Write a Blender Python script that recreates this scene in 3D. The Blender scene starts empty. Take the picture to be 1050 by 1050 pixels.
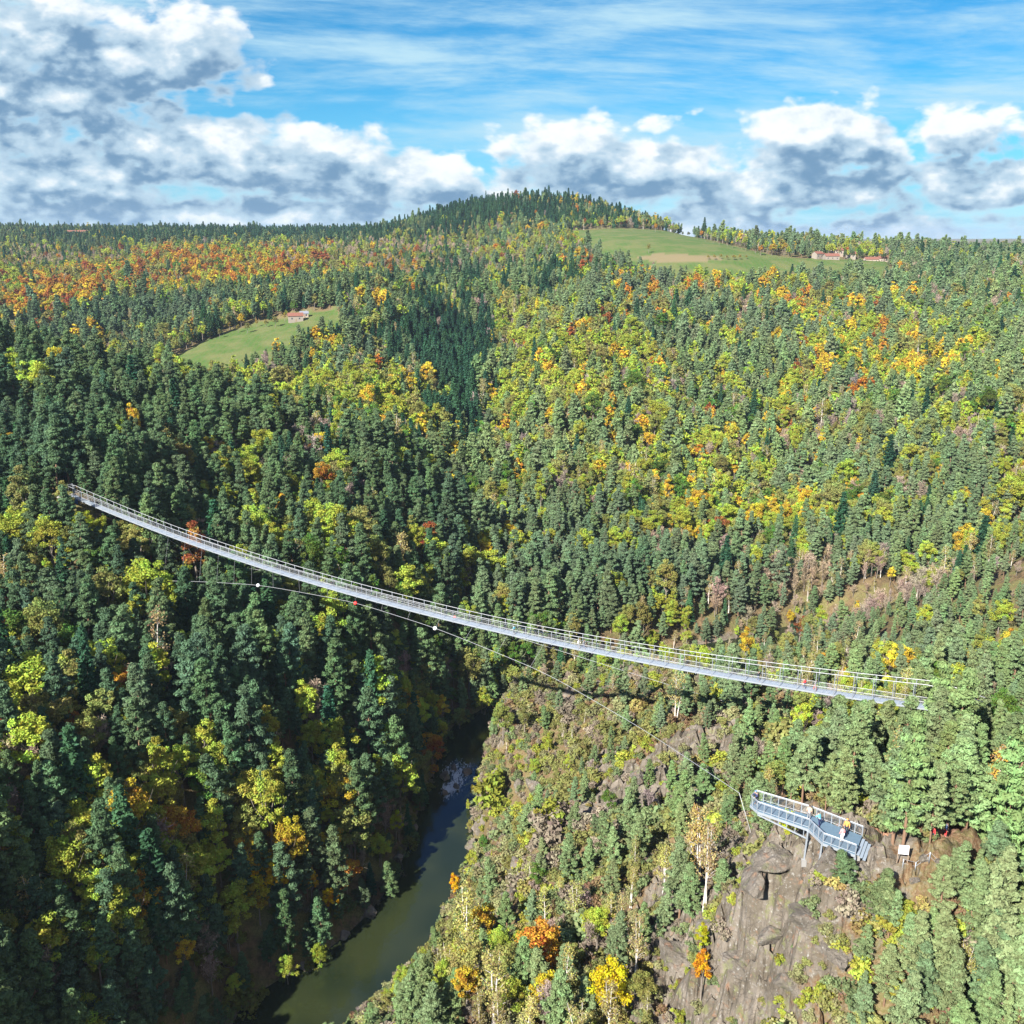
import bpy, math, random
import numpy as np
from mathutils import Vector, Matrix

RNG = np.random.default_rng(11)
random.seed(11)
scene = bpy.context.scene
COL = scene.collection
PI = math.pi

# ------------------------------------------------------------------ camera
CAMZ = 140.0
F = 980.0                      # focal length in pixels of a 1050 px frame
PITCH = math.atan(285.0 / F)   # eye level is at row 240 of the photograph
CP, SP = math.cos(PITCH), math.sin(PITCH)
cam_d = bpy.data.cameras.new('camera')
cam = bpy.data.objects.new('camera', cam_d)
COL.objects.link(cam)
cam.location = (0, 0, CAMZ)
cam.rotation_euler = (PI / 2 - PITCH, 0, 0)
cam_d.sensor_width = 36.0
cam_d.lens = 36.0 * F / 1050.0
cam_d.clip_start = 1.0
cam_d.clip_end = 60000.0
scene.camera = cam


def at(px, py, Y, drop=0.0):
    """world point seen at a photo pixel, Y metres ahead"""
    u = (px - 525.0) / F
    v = (525.0 - py) / F
    dy = CP + SP * v
    dz = -SP + CP * v
    return np.array([u / dy * Y, Y, CAMZ + dz / dy * Y - drop])


def at_z(px, py, Z):
    u = (px - 525.0) / F
    v = (525.0 - py) / F
    dy = CP + SP * v
    dz = -SP + CP * v
    t = (Z - CAMZ) / dz
    return np.array([u * t, dy * t, Z])


def project(p):
    p = np.asarray(p, dtype=float)
    x, y, z = p[..., 0], p[..., 1], p[..., 2] - CAMZ
    dep = y * CP - z * SP
    up = y * SP + z * CP
    dep = np.maximum(dep, 0.5)
    return 525.0 + F * x / dep, 525.0 - F * up / dep, dep


# ------------------------------------------------------------------ noise
def _hash(ix, iy, seed):
    n = (ix.astype(np.int64) * 374761393 + iy.astype(np.int64) * 668265263 + seed * 974634777) & 0xFFFFFFFF
    n = ((n ^ (n >> 13)) * 1274126177) & 0xFFFFFFFF
    n = n ^ (n >> 16)
    return (n & 0xFFFF) / 65535.0


def vnoise(x, y, seed=0):
    ix = np.floor(x); iy = np.floor(y)
    fx = x - ix; fy = y - iy
    fx = fx * fx * (3 - 2 * fx); fy = fy * fy * (3 - 2 * fy)
    a = _hash(ix, iy, seed); b = _hash(ix + 1, iy, seed)
    c = _hash(ix, iy + 1, seed); d = _hash(ix + 1, iy + 1, seed)
    return (a * (1 - fx) + b * fx) * (1 - fy) + (c * (1 - fx) + d * fx) * fy


def fbm(x, y, scale, octaves=4, seed=0, ridged=False):
    x = np.asarray(x, float) / scale; y = np.asarray(y, float) / scale
    s = 0.0; amp = 0.5; tot = 0.0
    for o in range(octaves):
        n = vnoise(x + 17.3 * o, y - 9.1 * o, seed + o)
        if ridged:
            n = 1 - np.abs(2 * n - 1)
        s = s + amp * n; tot += amp
        amp *= 0.5; x = x * 2.03; y = y * 2.03
    return s / tot - 0.5


def sstep(a, b, x):
    t = np.clip((x - a) / (b - a), 0, 1)
    return t * t * (3 - 2 * t)


# ------------------------------------------------------------------ terrain
# (column, row, distance, metres the ground lies under the canopy seen there)
GP = [
    # right spur and its rock face
    (700, 900, 110, 2), (700, 1050, 88, 2), (550, 850, 150, 3), (505, 780, 206, 4), (480, 950, 141, 4),
    (400, 1050, 112, 4), (560, 1040, 98, 3), (600, 950, 118, 3), (515, 715, 238, 2), (505, 735, 228, 2), (500, 757, 216, 2), (530, 696, 244, 2), (650, 740, 182, 3), (560, 705, 224, 4), (800, 735, 146, 3),
    (620, 820, 150, 2), (720, 800, 140, 3), (800, 960, 96, 0.5), (780, 1040, 84, 1), (860, 1040, 78, 1),
    (1050, 1050, 76, 5), (1000, 920, 88, 4), (950, 868, 94, 0), (1050, 800, 114, 6), (1000, 760, 122, 6), (900, 760, 130, 5),
    (880, 876, 89.5, 1.0), (930, 1000, 82, 3), (845, 885, 91, 1.5), (790, 870, 100, 2.5),
    (1050, 720, 150, 7), (960, 722, 127, 1.6), (1000, 690, 165, 7), (880, 690, 165, 7), (740, 690, 195, 2), (640, 684, 226, 3), (690, 684, 215, 2), (590, 694, 230, 3),
    # behind the spur
    (1050, 640, 240, 7), (960, 640, 250, 10), (820, 640, 290, 8), (700, 640, 310, 6), (620, 620, 335, 6), (560, 650, 300, 6),
    (1050, 560, 310, 7), (900, 580, 330, 7), (750, 560, 380, 7), (650, 480, 450, 7), (560, 500, 410, 7),
    (1050, 450, 420, 7), (920, 480, 430, 7), (800, 520, 430, 7), (1050, 350, 560, 7), (800, 420, 560, 7), (900, 400, 560, 7),
    (930, 330, 720, 7), (1050, 285, 760, 7), (800, 340, 720, 7), (700, 400, 590, 7), (680, 320, 740, 7), (800, 295, 850, 6),
    (740, 266, 910, 1), (680, 272, 890, 1), (600, 242, 1150, 0), (640, 250, 1020, 0), (700, 248, 1040, 0), (860, 268, 960, 0), (930, 275, 900, 5), (1010, 264, 1000, 5),
    (800, 258, 1010, 0),
    # centre ravine
    (488, 440, 520, 16), (490, 540, 400, 6), (478, 350, 720, 20), (480, 290, 950, 16), (500, 246, 1300, 7), (570, 204, 1500, 6),
    (520, 205, 1500, 6), (620, 214, 1450, 6), (475, 214, 1480, 6), (430, 226, 1480, 8), (385, 238, 1500, 8), (360, 246, 1350, 10),
    (590, 330, 700, 2), (580, 420, 520, 3), (430, 296, 880, 0), (400, 270, 1100, 4), (405, 330, 740, 0), (360, 395, 540, 0),
    (425, 425, 500, 2), (440, 480, 420, 7), (560, 280, 900, 6), (540, 250, 1150, 5),
    (340, 246, 1600, 6), (660, 235, 1280, 2), (700, 242, 1150, 0),
    (410, 250, 1300, 5), (300, 300, 900, 6),
    # left gorge side
    (400, 600, 272, 7), (300, 600, 250, 7), (300, 700, 205, 6), (400, 750, 216, 5), (200, 800, 165, 7), (300, 880, 165, 5),
    (150, 950, 131, 7), (200, 620, 230, 8), (100, 650, 205, 8), (380, 560, 300, 7), (440, 560, 322, 7), (480, 590, 330, 6),
    (0, 1050, 112, 7), (0, 850, 135, 8), (0, 700, 172, 8), (0, 560, 238, 9), (0, 450, 300, 9), (0, 375, 380, 4), (130, 402, 392, 4),
    (260, 432, 380, 5), (400, 472, 382, 6), (470, 525, 370, 6), (75, 507, 247, 1.6), (150, 520, 262, 7), (250, 520, 300, 8),
    (120, 450, 310, 8), (470, 650, 300, 6), (440, 690, 262, 5),
    # left valley and plateau
    (200, 372, 640, 0), (260, 345, 700, 0), (340, 325, 740, 0), (60, 330, 800, 6), (150, 330, 800, 6), (100, 300, 900, 6),
    (0, 340, 780, 6), (200, 272, 1100, 5), (320, 275, 1050, 5), (0, 290, 1000, 5), (0, 262, 1250, 3), (100, 250, 1400, 3), (250, 250, 1400, 4),
    (100, 240, 1700, 0), (0, 240, 1700, 0), (250, 241, 1750, 0), (300, 408, 540, 14), (150, 392, 560, 22), (0, 380, 560, 26), (230, 402, 520, 20),
]
GX = [at(*g) for g in GP]
GX += [np.array(p, float) for p in [
    (-165, 100, 46), (-215, 160, 76), (-112, 55, 26), (125, 60, 96), (165, 150, 96), (215, 250, 76), (40, 35, 66), (0, 20, 55), (-22, 70, 30),
    (0, -60, 55), (-120, -60, 22), (-170, 20, 34), (140, -40, 95), (-90, 95, 24), (-320, 300, 120), (-420, 500, 105), (-600, 700, 100), (-1000, 1000, 115), (-1300, 1600, 139),
    (420, 450, 62), (560, 620, 95), (700, 800, 110), (900, 1000, 110), (1300, 1600, 95), (400, 1600, 92), (700, 1500, 95),
    (0, 2200, 142), (-800, 2400, 138), (-1500, 2600, 138), (900, 2500, 90), (0, 4500, 120), (-2500, 4500, 125), (2500, 4500, 95), (0, 9000, 90), (-5000, 9000, 90), (5000, 9000, 90),
    (60, 1700, 160), (-300, 2000, 141),
    (250, 340, 22), (150, 330, 12), (70, 315, 6)]]
RIVER = np.array([(-62, -60), (-60, 40), (-58, 80), (-53, 112)] + [tuple(at_z(_x, _y, 0)[:2]) for _x, _y in ((292, 1050), (343, 1012), (393, 968), (430, 920), (451, 870), (461, 825), (474, 780), (486, 748))] +
                 [(2, 267), (20, 281), (58, 300), (110, 322), (180, 335), (300, 352), (460, 372)], float)      # centre line
RW = np.array([16, 16, 16, 15, 13, 11, 9.5, 8.5, 8.5, 8, 7, 6, 6.5, 10, 12, 12, 12, 12, 12], float)
for _i in range(1, len(RIVER) - 1):
    _t = RIVER[_i + 1] - RIVER[_i - 1]; _t = _t / np.linalg.norm(_t); _nn = np.array([_t[1], -_t[0]])
    for _o, _z in ((-RW[_i] / 2 - 5, 2.5), (0, 0.0), (RW[_i] / 2 + 5, 3.5)):
        _p = RIVER[_i] + _nn * _o
        GX.append(np.array([_p[0], _p[1], _z]))
GX = np.array(GX)


def warp(x, y):
    yy = np.maximum(y, -70) + 130.0
    return np.stack([x / yy * 1.25, np.log(yy)], -1)


def _tps(r2):
    return np.where(r2 > 1e-12, 0.5 * r2 * np.log(np.maximum(r2, 1e-12)), 0.0)


_W = warp(GX[:, 0], GX[:, 1])
_n = len(_W)
_D = ((_W[:, None] - _W[None]) ** 2).sum(-1)
_A = np.zeros((_n + 3, _n + 3))
_A[:_n, :_n] = _tps(_D) + np.eye(_n) * 0.0003
_A[:_n, _n] = 1; _A[:_n, _n + 1:] = _W
_A[_n, :_n] = 1; _A[_n + 1:, :_n] = _W.T
_S = np.linalg.solve(_A, np.concatenate([GX[:, 2], [0, 0, 0]]))

def river_dist(x, y):
    best = np.full(np.shape(x), 1e9); wid = np.full(np.shape(x), 12.0); side = np.zeros(np.shape(x))
    for i in range(len(RIVER) - 1):
        a, b = RIVER[i], RIVER[i + 1]
        d = b - a
        t = np.clip(((x - a[0]) * d[0] + (y - a[1]) * d[1]) / (d @ d), 0, 1)
        qx, qy = a[0] + t * d[0], a[1] + t * d[1]
        dist = np.hypot(x - qx, y - qy)
        m = dist < best
        best = np.where(m, dist, best)
        wid = np.where(m, RW[i] * (1 - t) + RW[i + 1] * t, wid)
        side = np.where(m, np.sign((x - a[0]) * d[1] - (y - a[1]) * d[0]), side)   # +1: right of the flow line
    return best, wid, side


def blocks(x, y, seed):
    """broken rock: cells with their own level and tilt"""
    ix = np.floor(x); iy = np.floor(y)
    best = np.full(np.shape(x), 9.0); second = best.copy(); val = np.zeros(np.shape(x))
    for i in (-1, 0, 1):
        for j in (-1, 0, 1):
            cx = ix + i; cy = iy + j
            qx = cx + _hash(cx, cy, seed); qy = cy + _hash(cx, cy, seed + 1)
            d = np.hypot(x - qx, y - qy)
            v = _hash(cx, cy, seed + 2) + (x - qx) * (_hash(cx, cy, seed + 3) - 0.5) * 1.3 + (y - qy) * (_hash(cx, cy, seed + 4) - 0.5) * 1.3
            m = d < best
            second = np.where(m, best, np.minimum(second, d))
            val = np.where(m, v, val); best = np.minimum(best, d)
    return val - 0.5 - 0.5 * sstep(0.16, 0.0, second - best)


def in_poly(px, py, poly):
    px = np.asarray(px, float); py = np.asarray(py, float)
    inside = np.zeros(px.shape, bool)
    n = len(poly)
    for i in range(n):
        x0, y0 = poly[i]; x1, y1 = poly[(i + 1) % n]
        c = ((y0 > py) != (y1 > py)) & (px < (x1 - x0) * (py - y0) / ((y1 - y0) or 1e-9) + x0)
        inside ^= c
    return inside


def base_height(x, y):
    x = np.asarray(x, float); y = np.asarray(y, float)
    shp = x.shape
    w = warp(x.ravel(), y.ravel())
    out = np.empty(len(w))
    for s in range(0, len(w), 20000):
        q = w[s:s + 20000]
        r2 = ((q[:, None] - _W[None]) ** 2).sum(-1)
        out[s:s + 20000] = _tps(r2) @ _S[:_n] + _S[_n] + q @ _S[_n + 1:]
    return out.reshape(shp)


MEADOW = [(168, 372), (190, 360), (215, 347), (270, 329), (348, 316), (350, 344), (300, 366), (240, 388), (190, 398)]
FIELD = [(574, 237), (640, 234), (677, 236), (726, 246), (771, 257), (806, 264), (826, 265), (912, 267), (915, 290), (840, 291), (805, 291),
         (787, 291), (726, 291), (677, 286), (620, 268), (598, 252)]
TAN = [(648, 263), (677, 260), (735, 262), (742, 267), (674, 269)]
ROCK_XY = at(810, 950, 97)


def rockiness(x, y):
    d, w, s = river_dist(x, y)
    spur = np.exp(-(((x - 27) / 19.0) ** 2 + ((y - 92) / 16.0) ** 2))
    face = sstep(-14, 4, x) * sstep(70, 25, x) * sstep(60, 90, y) * sstep(260, 215, y)
    bank = sstep(7, 1, d - w / 2)
    n = fbm(x, y, 22, 3, 91)
    return np.clip(1.15 * spur + face * sstep(0.0, 0.22, n) * 0.9 + bank * 0.8, 0, 1) * sstep(420, 330, y)


# ground levels measured under the platform and along the earth path
PIN = np.array([np.append(at_z(a, b, c)[:2], d) for a, b, c, d in (
    (773, 826, 80, 71.5), (800, 838, 80, 75.5), (829, 847, 80, 77.4), (844, 862, 80, 77.6), (876, 874, 80, 79.0), (884, 858, 80, 79.2), (852, 846, 80, 77.8),
    (808, 862, 76.5, 76.3), (840, 884, 77, 76.6), (866, 892, 77.5, 77.4), (925, 885, 79.3, 79.2), (950, 880, 79.4, 79.3), (975, 868, 79.6, 79.6), (1000, 855, 80, 80.0),
    (905, 905, 78, 77.6), (940, 912, 78, 78.0), (800, 820, 73, 71.0), (850, 825, 76, 75.0))])
PIN_S = 5.0
PIN_W = None


def height(x, y):
    x = np.asarray(x, float); y = np.asarray(y, float)
    h = base_height(x, y)
    d, w, s = river_dist(x, y)
    px, py, _ = project(np.stack([x, y, h], -1))
    flat = in_poly(px, py, MEADOW) | in_poly(px, py, FIELD)
    amp = np.where(flat, 0.15, 1.0)
    far = sstep(300, 900, y)
    plat = np.hypot((x - 42) / 13.0, (y - 95) / 5.5)
    calm = sstep(0.7, 1.4, plat)
    h = h + amp * (fbm(x, y, 26, 4, 5) * 5.0 * (1 - far * 0.5) * calm + fbm(x, y, 130, 3, 6) * 22 * far * 0.8 * sstep(1500, 900, y) + fbm(x, y, 400, 3, 8) * 14 * sstep(1800, 3000, y))
    r = rockiness(x, y)
    u = x * 0.86 + y * 0.5; v = y * 0.86 - x * 0.5          # along and across the bedding
    h = h + r * (blocks(u / 5.5, v / 2.8, 41) * 3.4 + blocks(u / 2.1, v / 1.2, 47) * 1.3 + fbm(u, v * 0.5, 6.5, 5, 31, True) * 3.2) * (0.3 + 0.7 * calm)
    if PIN_W is not None:
        g = np.exp(-((x[..., None] - PIN[:, 0]) ** 2 + (y[..., None] - PIN[:, 1]) ** 2) / PIN_S ** 2)
        h = h + g @ PIN_W
    # the gorge is cut down to the water
    e = d - w / 2
    k = sstep(-1.0, 9.0, e)
    lim = np.where(e < 0, -2.0, -2.0 + e * 1.9)
    h = np.where(e < 26, np.minimum(np.maximum(h, 0.4 + 0.55 * np.maximum(e, 0)) * k + (-2.2) * (1 - k), np.maximum(lim, -2.2) + 3.0 * k), h)
    return h


_g = np.exp(-((PIN[:, None, 0] - PIN[None, :, 0]) ** 2 + (PIN[:, None, 1] - PIN[None, :, 1]) ** 2) / PIN_S ** 2)
PIN_W = np.linalg.solve(_g + 0.02 * np.eye(len(PIN)), PIN[:, 2] - height(PIN[:, 0], PIN[:, 1]))


def new_mesh(name, v, f, mats=(), smooth=False, fmat=None):
    me = bpy.data.meshes.new(name)
    v = np.asarray(v, dtype=np.float32)
    if isinstance(f, np.ndarray):
        k = f.shape[1]
        me.vertices.add(len(v)); me.vertices.foreach_set('co', v.ravel())
        me.loops.add(f.size); me.loops.foreach_set('vertex_index', f.ravel().astype(np.int32))
        me.polygons.add(len(f))
        me.polygons.foreach_set('loop_start', np.arange(0, f.size, k, dtype=np.int32))
        me.polygons.foreach_set('loop_total', np.full(len(f), k, dtype=np.int32))
        me.update(calc_edges=True)
    else:
        me.from_pydata([tuple(p) for p in v.tolist()], [], f)
    for m in mats:
        me.materials.append(m)
    if fmat is not None:
        me.polygons.foreach_set('material_index', np.asarray(fmat, dtype=np.int32))
    if smooth:
        me.polygons.foreach_set('use_smooth', np.ones(len(me.polygons), bool))
    me.update()
    return me


def link(name, data, parent=None, loc=None, rotz=None):
    o = bpy.data.objects.new(name, data)
    COL.objects.link(o)
    if parent is not None:
        o.parent = parent
    if loc is not None:
        o.location = tuple(float(c) for c in loc)
    if rotz is not None:
        o.rotation_euler = (0, 0, float(rotz))
    return o


def tag(o, label, cat, group=None, kind=None):
    if label: o['label'] = label
    if cat: o['category'] = cat
    if group: o['group'] = group
    if kind: o['kind'] = kind
    return o


# ------------------------------------------------------------------ materials
class NT:
    """small helper for node trees"""
    def __init__(self, nt):
        self.nt = nt; self.N = nt.nodes; self.L = nt.links

    def n(self, t, **kw):
        nd = self.N.new(t)
        for k, v in kw.items():
            setattr(nd, k, v)
        return nd

    def set(self, sock, v):
        if isinstance(v, bpy.types.NodeSocket):
            self.L.new(v, sock)
        else:
            sock.default_value = v

    def m(self, op, a, b=0.0, c=None, clamp=False):
        nd = self.n('ShaderNodeMath', operation=op, use_clamp=clamp)
        self.set(nd.inputs[0], a); self.set(nd.inputs[1], b)
        if c is not None: self.set(nd.inputs[2], c)
        return nd.outputs[0]

    def ss(self, a, b, x):
        nd = self.n('ShaderNodeMapRange', interpolation_type='SMOOTHSTEP')
        self.set(nd.inputs['Value'], x)
        self.set(nd.inputs['From Min'], a); self.set(nd.inputs['From Max'], b)
        return nd.outputs['Result']

    def mix(self, f, a, b, mode='MIX'):
        nd = self.n('ShaderNodeMix', data_type='RGBA', blend_type=mode)
        self.set(nd.inputs[0], f)
        self.set(nd.inputs[6], a if isinstance(a, bpy.types.NodeSocket) else (*a, 1))
        self.set(nd.inputs[7], b if isinstance(b, bpy.types.NodeSocket) else (*b, 1))
        return nd.outputs[2]

    def noise(self, vec, scale, detail=4, rough=0.55, dist=0.0):
        nd = self.n('ShaderNodeTexNoise')
        if vec is not None: self.L.new(vec, nd.inputs['Vector'])
        nd.inputs['Scale'].default_value = scale; nd.inputs['Detail'].default_value = detail
        nd.inputs['Roughness'].default_value = rough; nd.inputs['Distortion'].default_value = dist
        return nd.outputs['Fac']

    def xyz(self, x, y, z):
        nd = self.n('ShaderNodeCombineXYZ')
        self.set(nd.inputs[0], x); self.set(nd.inputs[1], y); self.set(nd.inputs[2], z)
        return nd.outputs[0]


def mat(name):
    m = bpy.data.materials.new(name)
    m.use_nodes = True
    m.node_tree.nodes.clear()
    t = NT(m.node_tree)
    out = t.n('ShaderNodeOutputMaterial')
    return m, t, out


def simple(name, col, rough=0.6, metal=0.0, var=0.25, scale=3.0, bump=0.0):
    m, t, out = mat(name)
    b = t.n('ShaderNodeBsdfPrincipled')
    tc = t.n('ShaderNodeTexCoord')
    f = t.noise(tc.outputs['Object'], scale, 4, 0.6)
    c = t.mix(f, tuple(max(0, c * (1 - var)) for c in col), tuple(min(1, c * (1 + var)) for c in col))
    t.L.new(c, b.inputs['Base Color'])
    b.inputs['Roughness'].default_value = rough
    b.inputs['Metallic'].default_value = metal
    if bump:
        bp = t.n('ShaderNodeBump'); bp.inputs['Strength'].default_value = bump
        t.L.new(f, bp.inputs['Height']); t.L.new(bp.outputs[0], b.inputs['Normal'])
    t.L.new(b.outputs[0], out.inputs[0])
    return m


def foliage_mat(name, trans=0.3, HUE=0.05):
    m, t, out = mat(name)
    at_ = t.n('ShaderNodeAttribute', attribute_type='INSTANCER', attribute_name='tcol')
    va = t.n('ShaderNodeAttribute', attribute_type='GEOMETRY', attribute_name='var')
    hsv = t.n('ShaderNodeHueSaturation')
    t.L.new(at_.outputs['Color'], hsv.inputs['Color'])
    t.L.new(t.m('MULTIPLY_ADD', va.outputs['Fac'], HUE, 0.5 - HUE / 2), hsv.inputs['Hue'])
    t.L.new(t.m('MULTIPLY_ADD', va.outputs['Fac'], 0.7, 0.65), hsv.inputs['Value'])
    d = t.n('ShaderNodeBsdfDiffuse'); tr = t.n('ShaderNodeBsdfTranslucent')
    t.L.new(hsv.outputs[0], d.inputs[0]); t.L.new(hsv.outputs[0], tr.inputs[0])
    mx = t.n('ShaderNodeMixShader'); mx.inputs[0].default_value = trans
    t.L.new(d.outputs[0], mx.inputs[1]); t.L.new(tr.outputs[0], mx.inputs[2])
    t.L.new(mx.outputs[0], out.inputs[0])
    return m


M_LEAF = foliage_mat('leaf_foliage', 0.34, 0.10)
M_NEEDLE = foliage_mat('needle_foliage', 0.22)
M_TWIG = foliage_mat('twig', 0.0)
M_BARK_PINE = simple('pine_bark', (0.17, 0.10, 0.06), 0.9, var=0.5, scale=1.5)
M_BARK_GREY = simple('grey_bark', (0.16, 0.135, 0.11), 0.9, var=0.4, scale=1.5)
M_BARK_BIRCH = simple('birch_bark', (0.50, 0.46, 0.41), 0.8, var=0.45, scale=2.0)
M_STEEL = simple('galvanised_steel', (0.30, 0.33, 0.36), 0.5, 0.35, var=0.12, scale=2.0)
M_GRATE = simple('deck_grating', (0.26, 0.31, 0.36), 0.6, 0.25, var=0.12, scale=4.0)
M_PLATE = simple('platform_deck', (0.11, 0.17, 0.22), 0.5, 0.2, var=0.15, scale=2.0)
M_CABLE = simple('steel_cable', (0.38, 0.39, 0.40), 0.5, 0.3, var=0.1)
M_CONC = simple('concrete', (0.24, 0.235, 0.22), 0.9, var=0.2, scale=1.0)
M_RED = simple('red_paint', (0.55, 0.03, 0.025), 0.5, var=0.1)
M_WHITE = simple('white_paint', (0.78, 0.78, 0.76), 0.5, var=0.06)
M_TARP = simple('blue_sheet', (0.03, 0.10, 0.34), 0.5, var=0.2)
M_WOOD = simple('weathered_wood', (0.22, 0.16, 0.11), 0.85, var=0.35, scale=6)


def rock_nodes(t, pos):
    n1 = t.noise(pos, 0.35, 6, 0.6)
    n2 = t.noise(pos, 2.6, 5, 0.65)
    c = t.mix(t.ss(0.35, 0.65, n1), (0.095, 0.080, 0.060), (0.165, 0.142, 0.115))
    c = t.mix(t.ss(0.55, 0.72, n2), c, (0.25, 0.24, 0.215))
    c = t.mix(t.m('MULTIPLY', t.ss(0.56, 0.7, t.noise(pos, 0.9, 4, 0.6)), 0.65), c, (0.22, 0.12, 0.07))
    c = t.mix(t.m('MULTIPLY', t.ss(0.54, 0.66, t.noise(pos, 0.55, 5, 0.7)), 0.7), c, (0.14, 0.15, 0.06))
    vo = t.n('ShaderNodeTexVoronoi', feature='DISTANCE_TO_EDGE'); vo.inputs['Scale'].default_value = 0.75
    wv = t.n('ShaderNodeMapping'); wv.inputs['Rotation'].default_value = (0.5, 0.2, 0.52); wv.inputs['Scale'].default_value = (0.6, 1.7, 1.3)
    t.L.new(pos, wv.inputs['Vector'])
    nd = t.n('ShaderNodeVectorMath', operation='ADD'); t.L.new(wv.outputs[0], nd.inputs[0])
    ns = t.n('ShaderNodeTexNoise'); ns.inputs['Scale'].default_value = 0.7; ns.inputs['Detail'].default_value = 4; t.L.new(pos, ns.inputs['Vector']); nv = t.n('ShaderNodeVectorMath', operation='SCALE'); nv.inputs['Scale'].default_value = 2.2
    t.L.new(ns.outputs['Color'], nv.inputs[0]); t.L.new(nv.outputs[0], nd.inputs[1])
    t.L.new(nd.outputs[0], vo.inputs['Vector'])
    c = t.mix(t.m('MULTIPLY', t.m('MULTIPLY', t.ss(0.06, 0.0, vo.outputs['Distance']), 0.7), t.ss(0.42, 0.62, t.noise(pos, 0.6, 4, 0.6))), c, (0.05, 0.04, 0.033))
    return c, n2


def rock_material():
    m, t, out = mat('granite_rock')
    g = t.n('ShaderNodeNewGeometry')
    c, n2 = rock_nodes(t, g.outputs['Position'])
    b = t.n('ShaderNodeBsdfPrincipled'); b.inputs['Roughness'].default_value = 0.9
    t.L.new(c, b.inputs['Base Color'])
    bp = t.n('ShaderNodeBump'); bp.inputs['Strength'].default_value = 0.9; bp.inputs['Distance'].default_value = 0.6
    t.L.new(t.noise(g.outputs['Position'], 1.7, 8, 0.7), bp.inputs['Height'])
    t.L.new(bp.outputs[0], b.inputs['Normal'])
    t.L.new(b.outputs[0], out.inputs[0])
    return m


M_ROCK = rock_material()


def ground_material():
    m, t, out = mat('hillside_ground')
    g = t.n('ShaderNodeNewGeometry')
    pos = g.outputs['Position']
    mk = t.n('ShaderNodeAttribute', attribute_type='GEOMETRY', attribute_name='mask')
    sp = t.n('ShaderNodeSeparateColor'); t.L.new(mk.outputs['Color'], sp.inputs[0])
    rock, mead, path = sp.outputs[0], sp.outputs[1], sp.outputs[2]
    mk2 = t.n('ShaderNodeAttribute', attribute_type='GEOMETRY', attribute_name='mask2')
    sp2 = t.n('ShaderNodeSeparateColor'); t.L.new(mk2.outputs['Color'], sp2.inputs[0])
    tan, dry = sp2.outputs[0], sp2.outputs[1]
    n1 = t.noise(pos, 0.12, 5, 0.6); n2 = t.noise(pos, 0.7, 6, 0.65); n3 = t.noise(pos, 3.0, 5, 0.7)
    litter = t.mix(t.ss(0.35, 0.65, n2), (0.060, 0.048, 0.026), (0.15, 0.10, 0.055))
    moss = t.mix(t.ss(0.35, 0.65, n3), (0.075, 0.085, 0.03), (0.17, 0.15, 0.06))
    c = t.mix(t.ss(0.40, 0.58, n1), litter, moss)
    heath = t.mix(t.ss(0.4, 0.62, n2), (0.125, 0.075, 0.042), (0.125, 0.115, 0.045))
    heath = t.mix(t.ss(0.45, 0.65, n3), heath, (0.19, 0.145, 0.085))
    c = t.mix(dry, c, heath)
    rk, _ = rock_nodes(t, pos)
    rf = t.ss(0.42, 0.62, t.m('ADD', rock, t.m('MULTIPLY', t.m('SUBTRACT', n2, 0.5), 0.9)))
    c = t.mix(rf, c, rk)
    grass = t.mix(t.ss(0.38, 0.62, t.noise(pos, 0.05, 5, 0.6)), (0.055, 0.105, 0.022), (0.115, 0.125, 0.045))
    grass = t.mix(t.ss(0.45, 0.75, t.noise(pos, 0.4, 6, 0.75)), grass, (0.07, 0.12, 0.026))
    wv_ = t.n('ShaderNodeTexWave'); wv_.inputs['Scale'].default_value = 0.07; wv_.inputs['Distortion'].default_value = 3.0; wv_.inputs['Detail'].default_value = 3.0
    t.L.new(pos, wv_.inputs['Vector'])
    grass = t.mix(t.m('MULTIPLY', wv_.outputs['Fac'], 0.35), grass, (0.10, 0.105, 0.04))
    c = t.mix(mead, c, grass)
    c = t.mix(tan, c, (0.165, 0.135, 0.07))
    soil = t.mix(t.ss(0.35, 0.65, n3), (0.20, 0.10, 0.06), (0.31, 0.19, 0.13))
    c = t.mix(t.ss(0.35, 0.6, t.m('ADD', path, t.m('MULTIPLY', t.m('SUBTRACT', n2, 0.5), 0.6))), c, soil)
    b = t.n('ShaderNodeBsdfPrincipled'); b.inputs['Roughness'].default_value = 0.95
    t.set(b.inputs['Specular IOR Level'], 0.1)
    t.L.new(c, b.inputs['Base Color'])
    bp = t.n('ShaderNodeBump'); bp.inputs['Strength'].default_value = 0.8; bp.inputs['Distance'].default_value = 0.5
    t.L.new(t.noise(pos, 1.3, 8, 0.7), bp.inputs['Height'])
    t.L.new(bp.outputs[0], b.inputs['Normal'])
    t.L.new(b.outputs[0], out.inputs[0])
    return m


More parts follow.
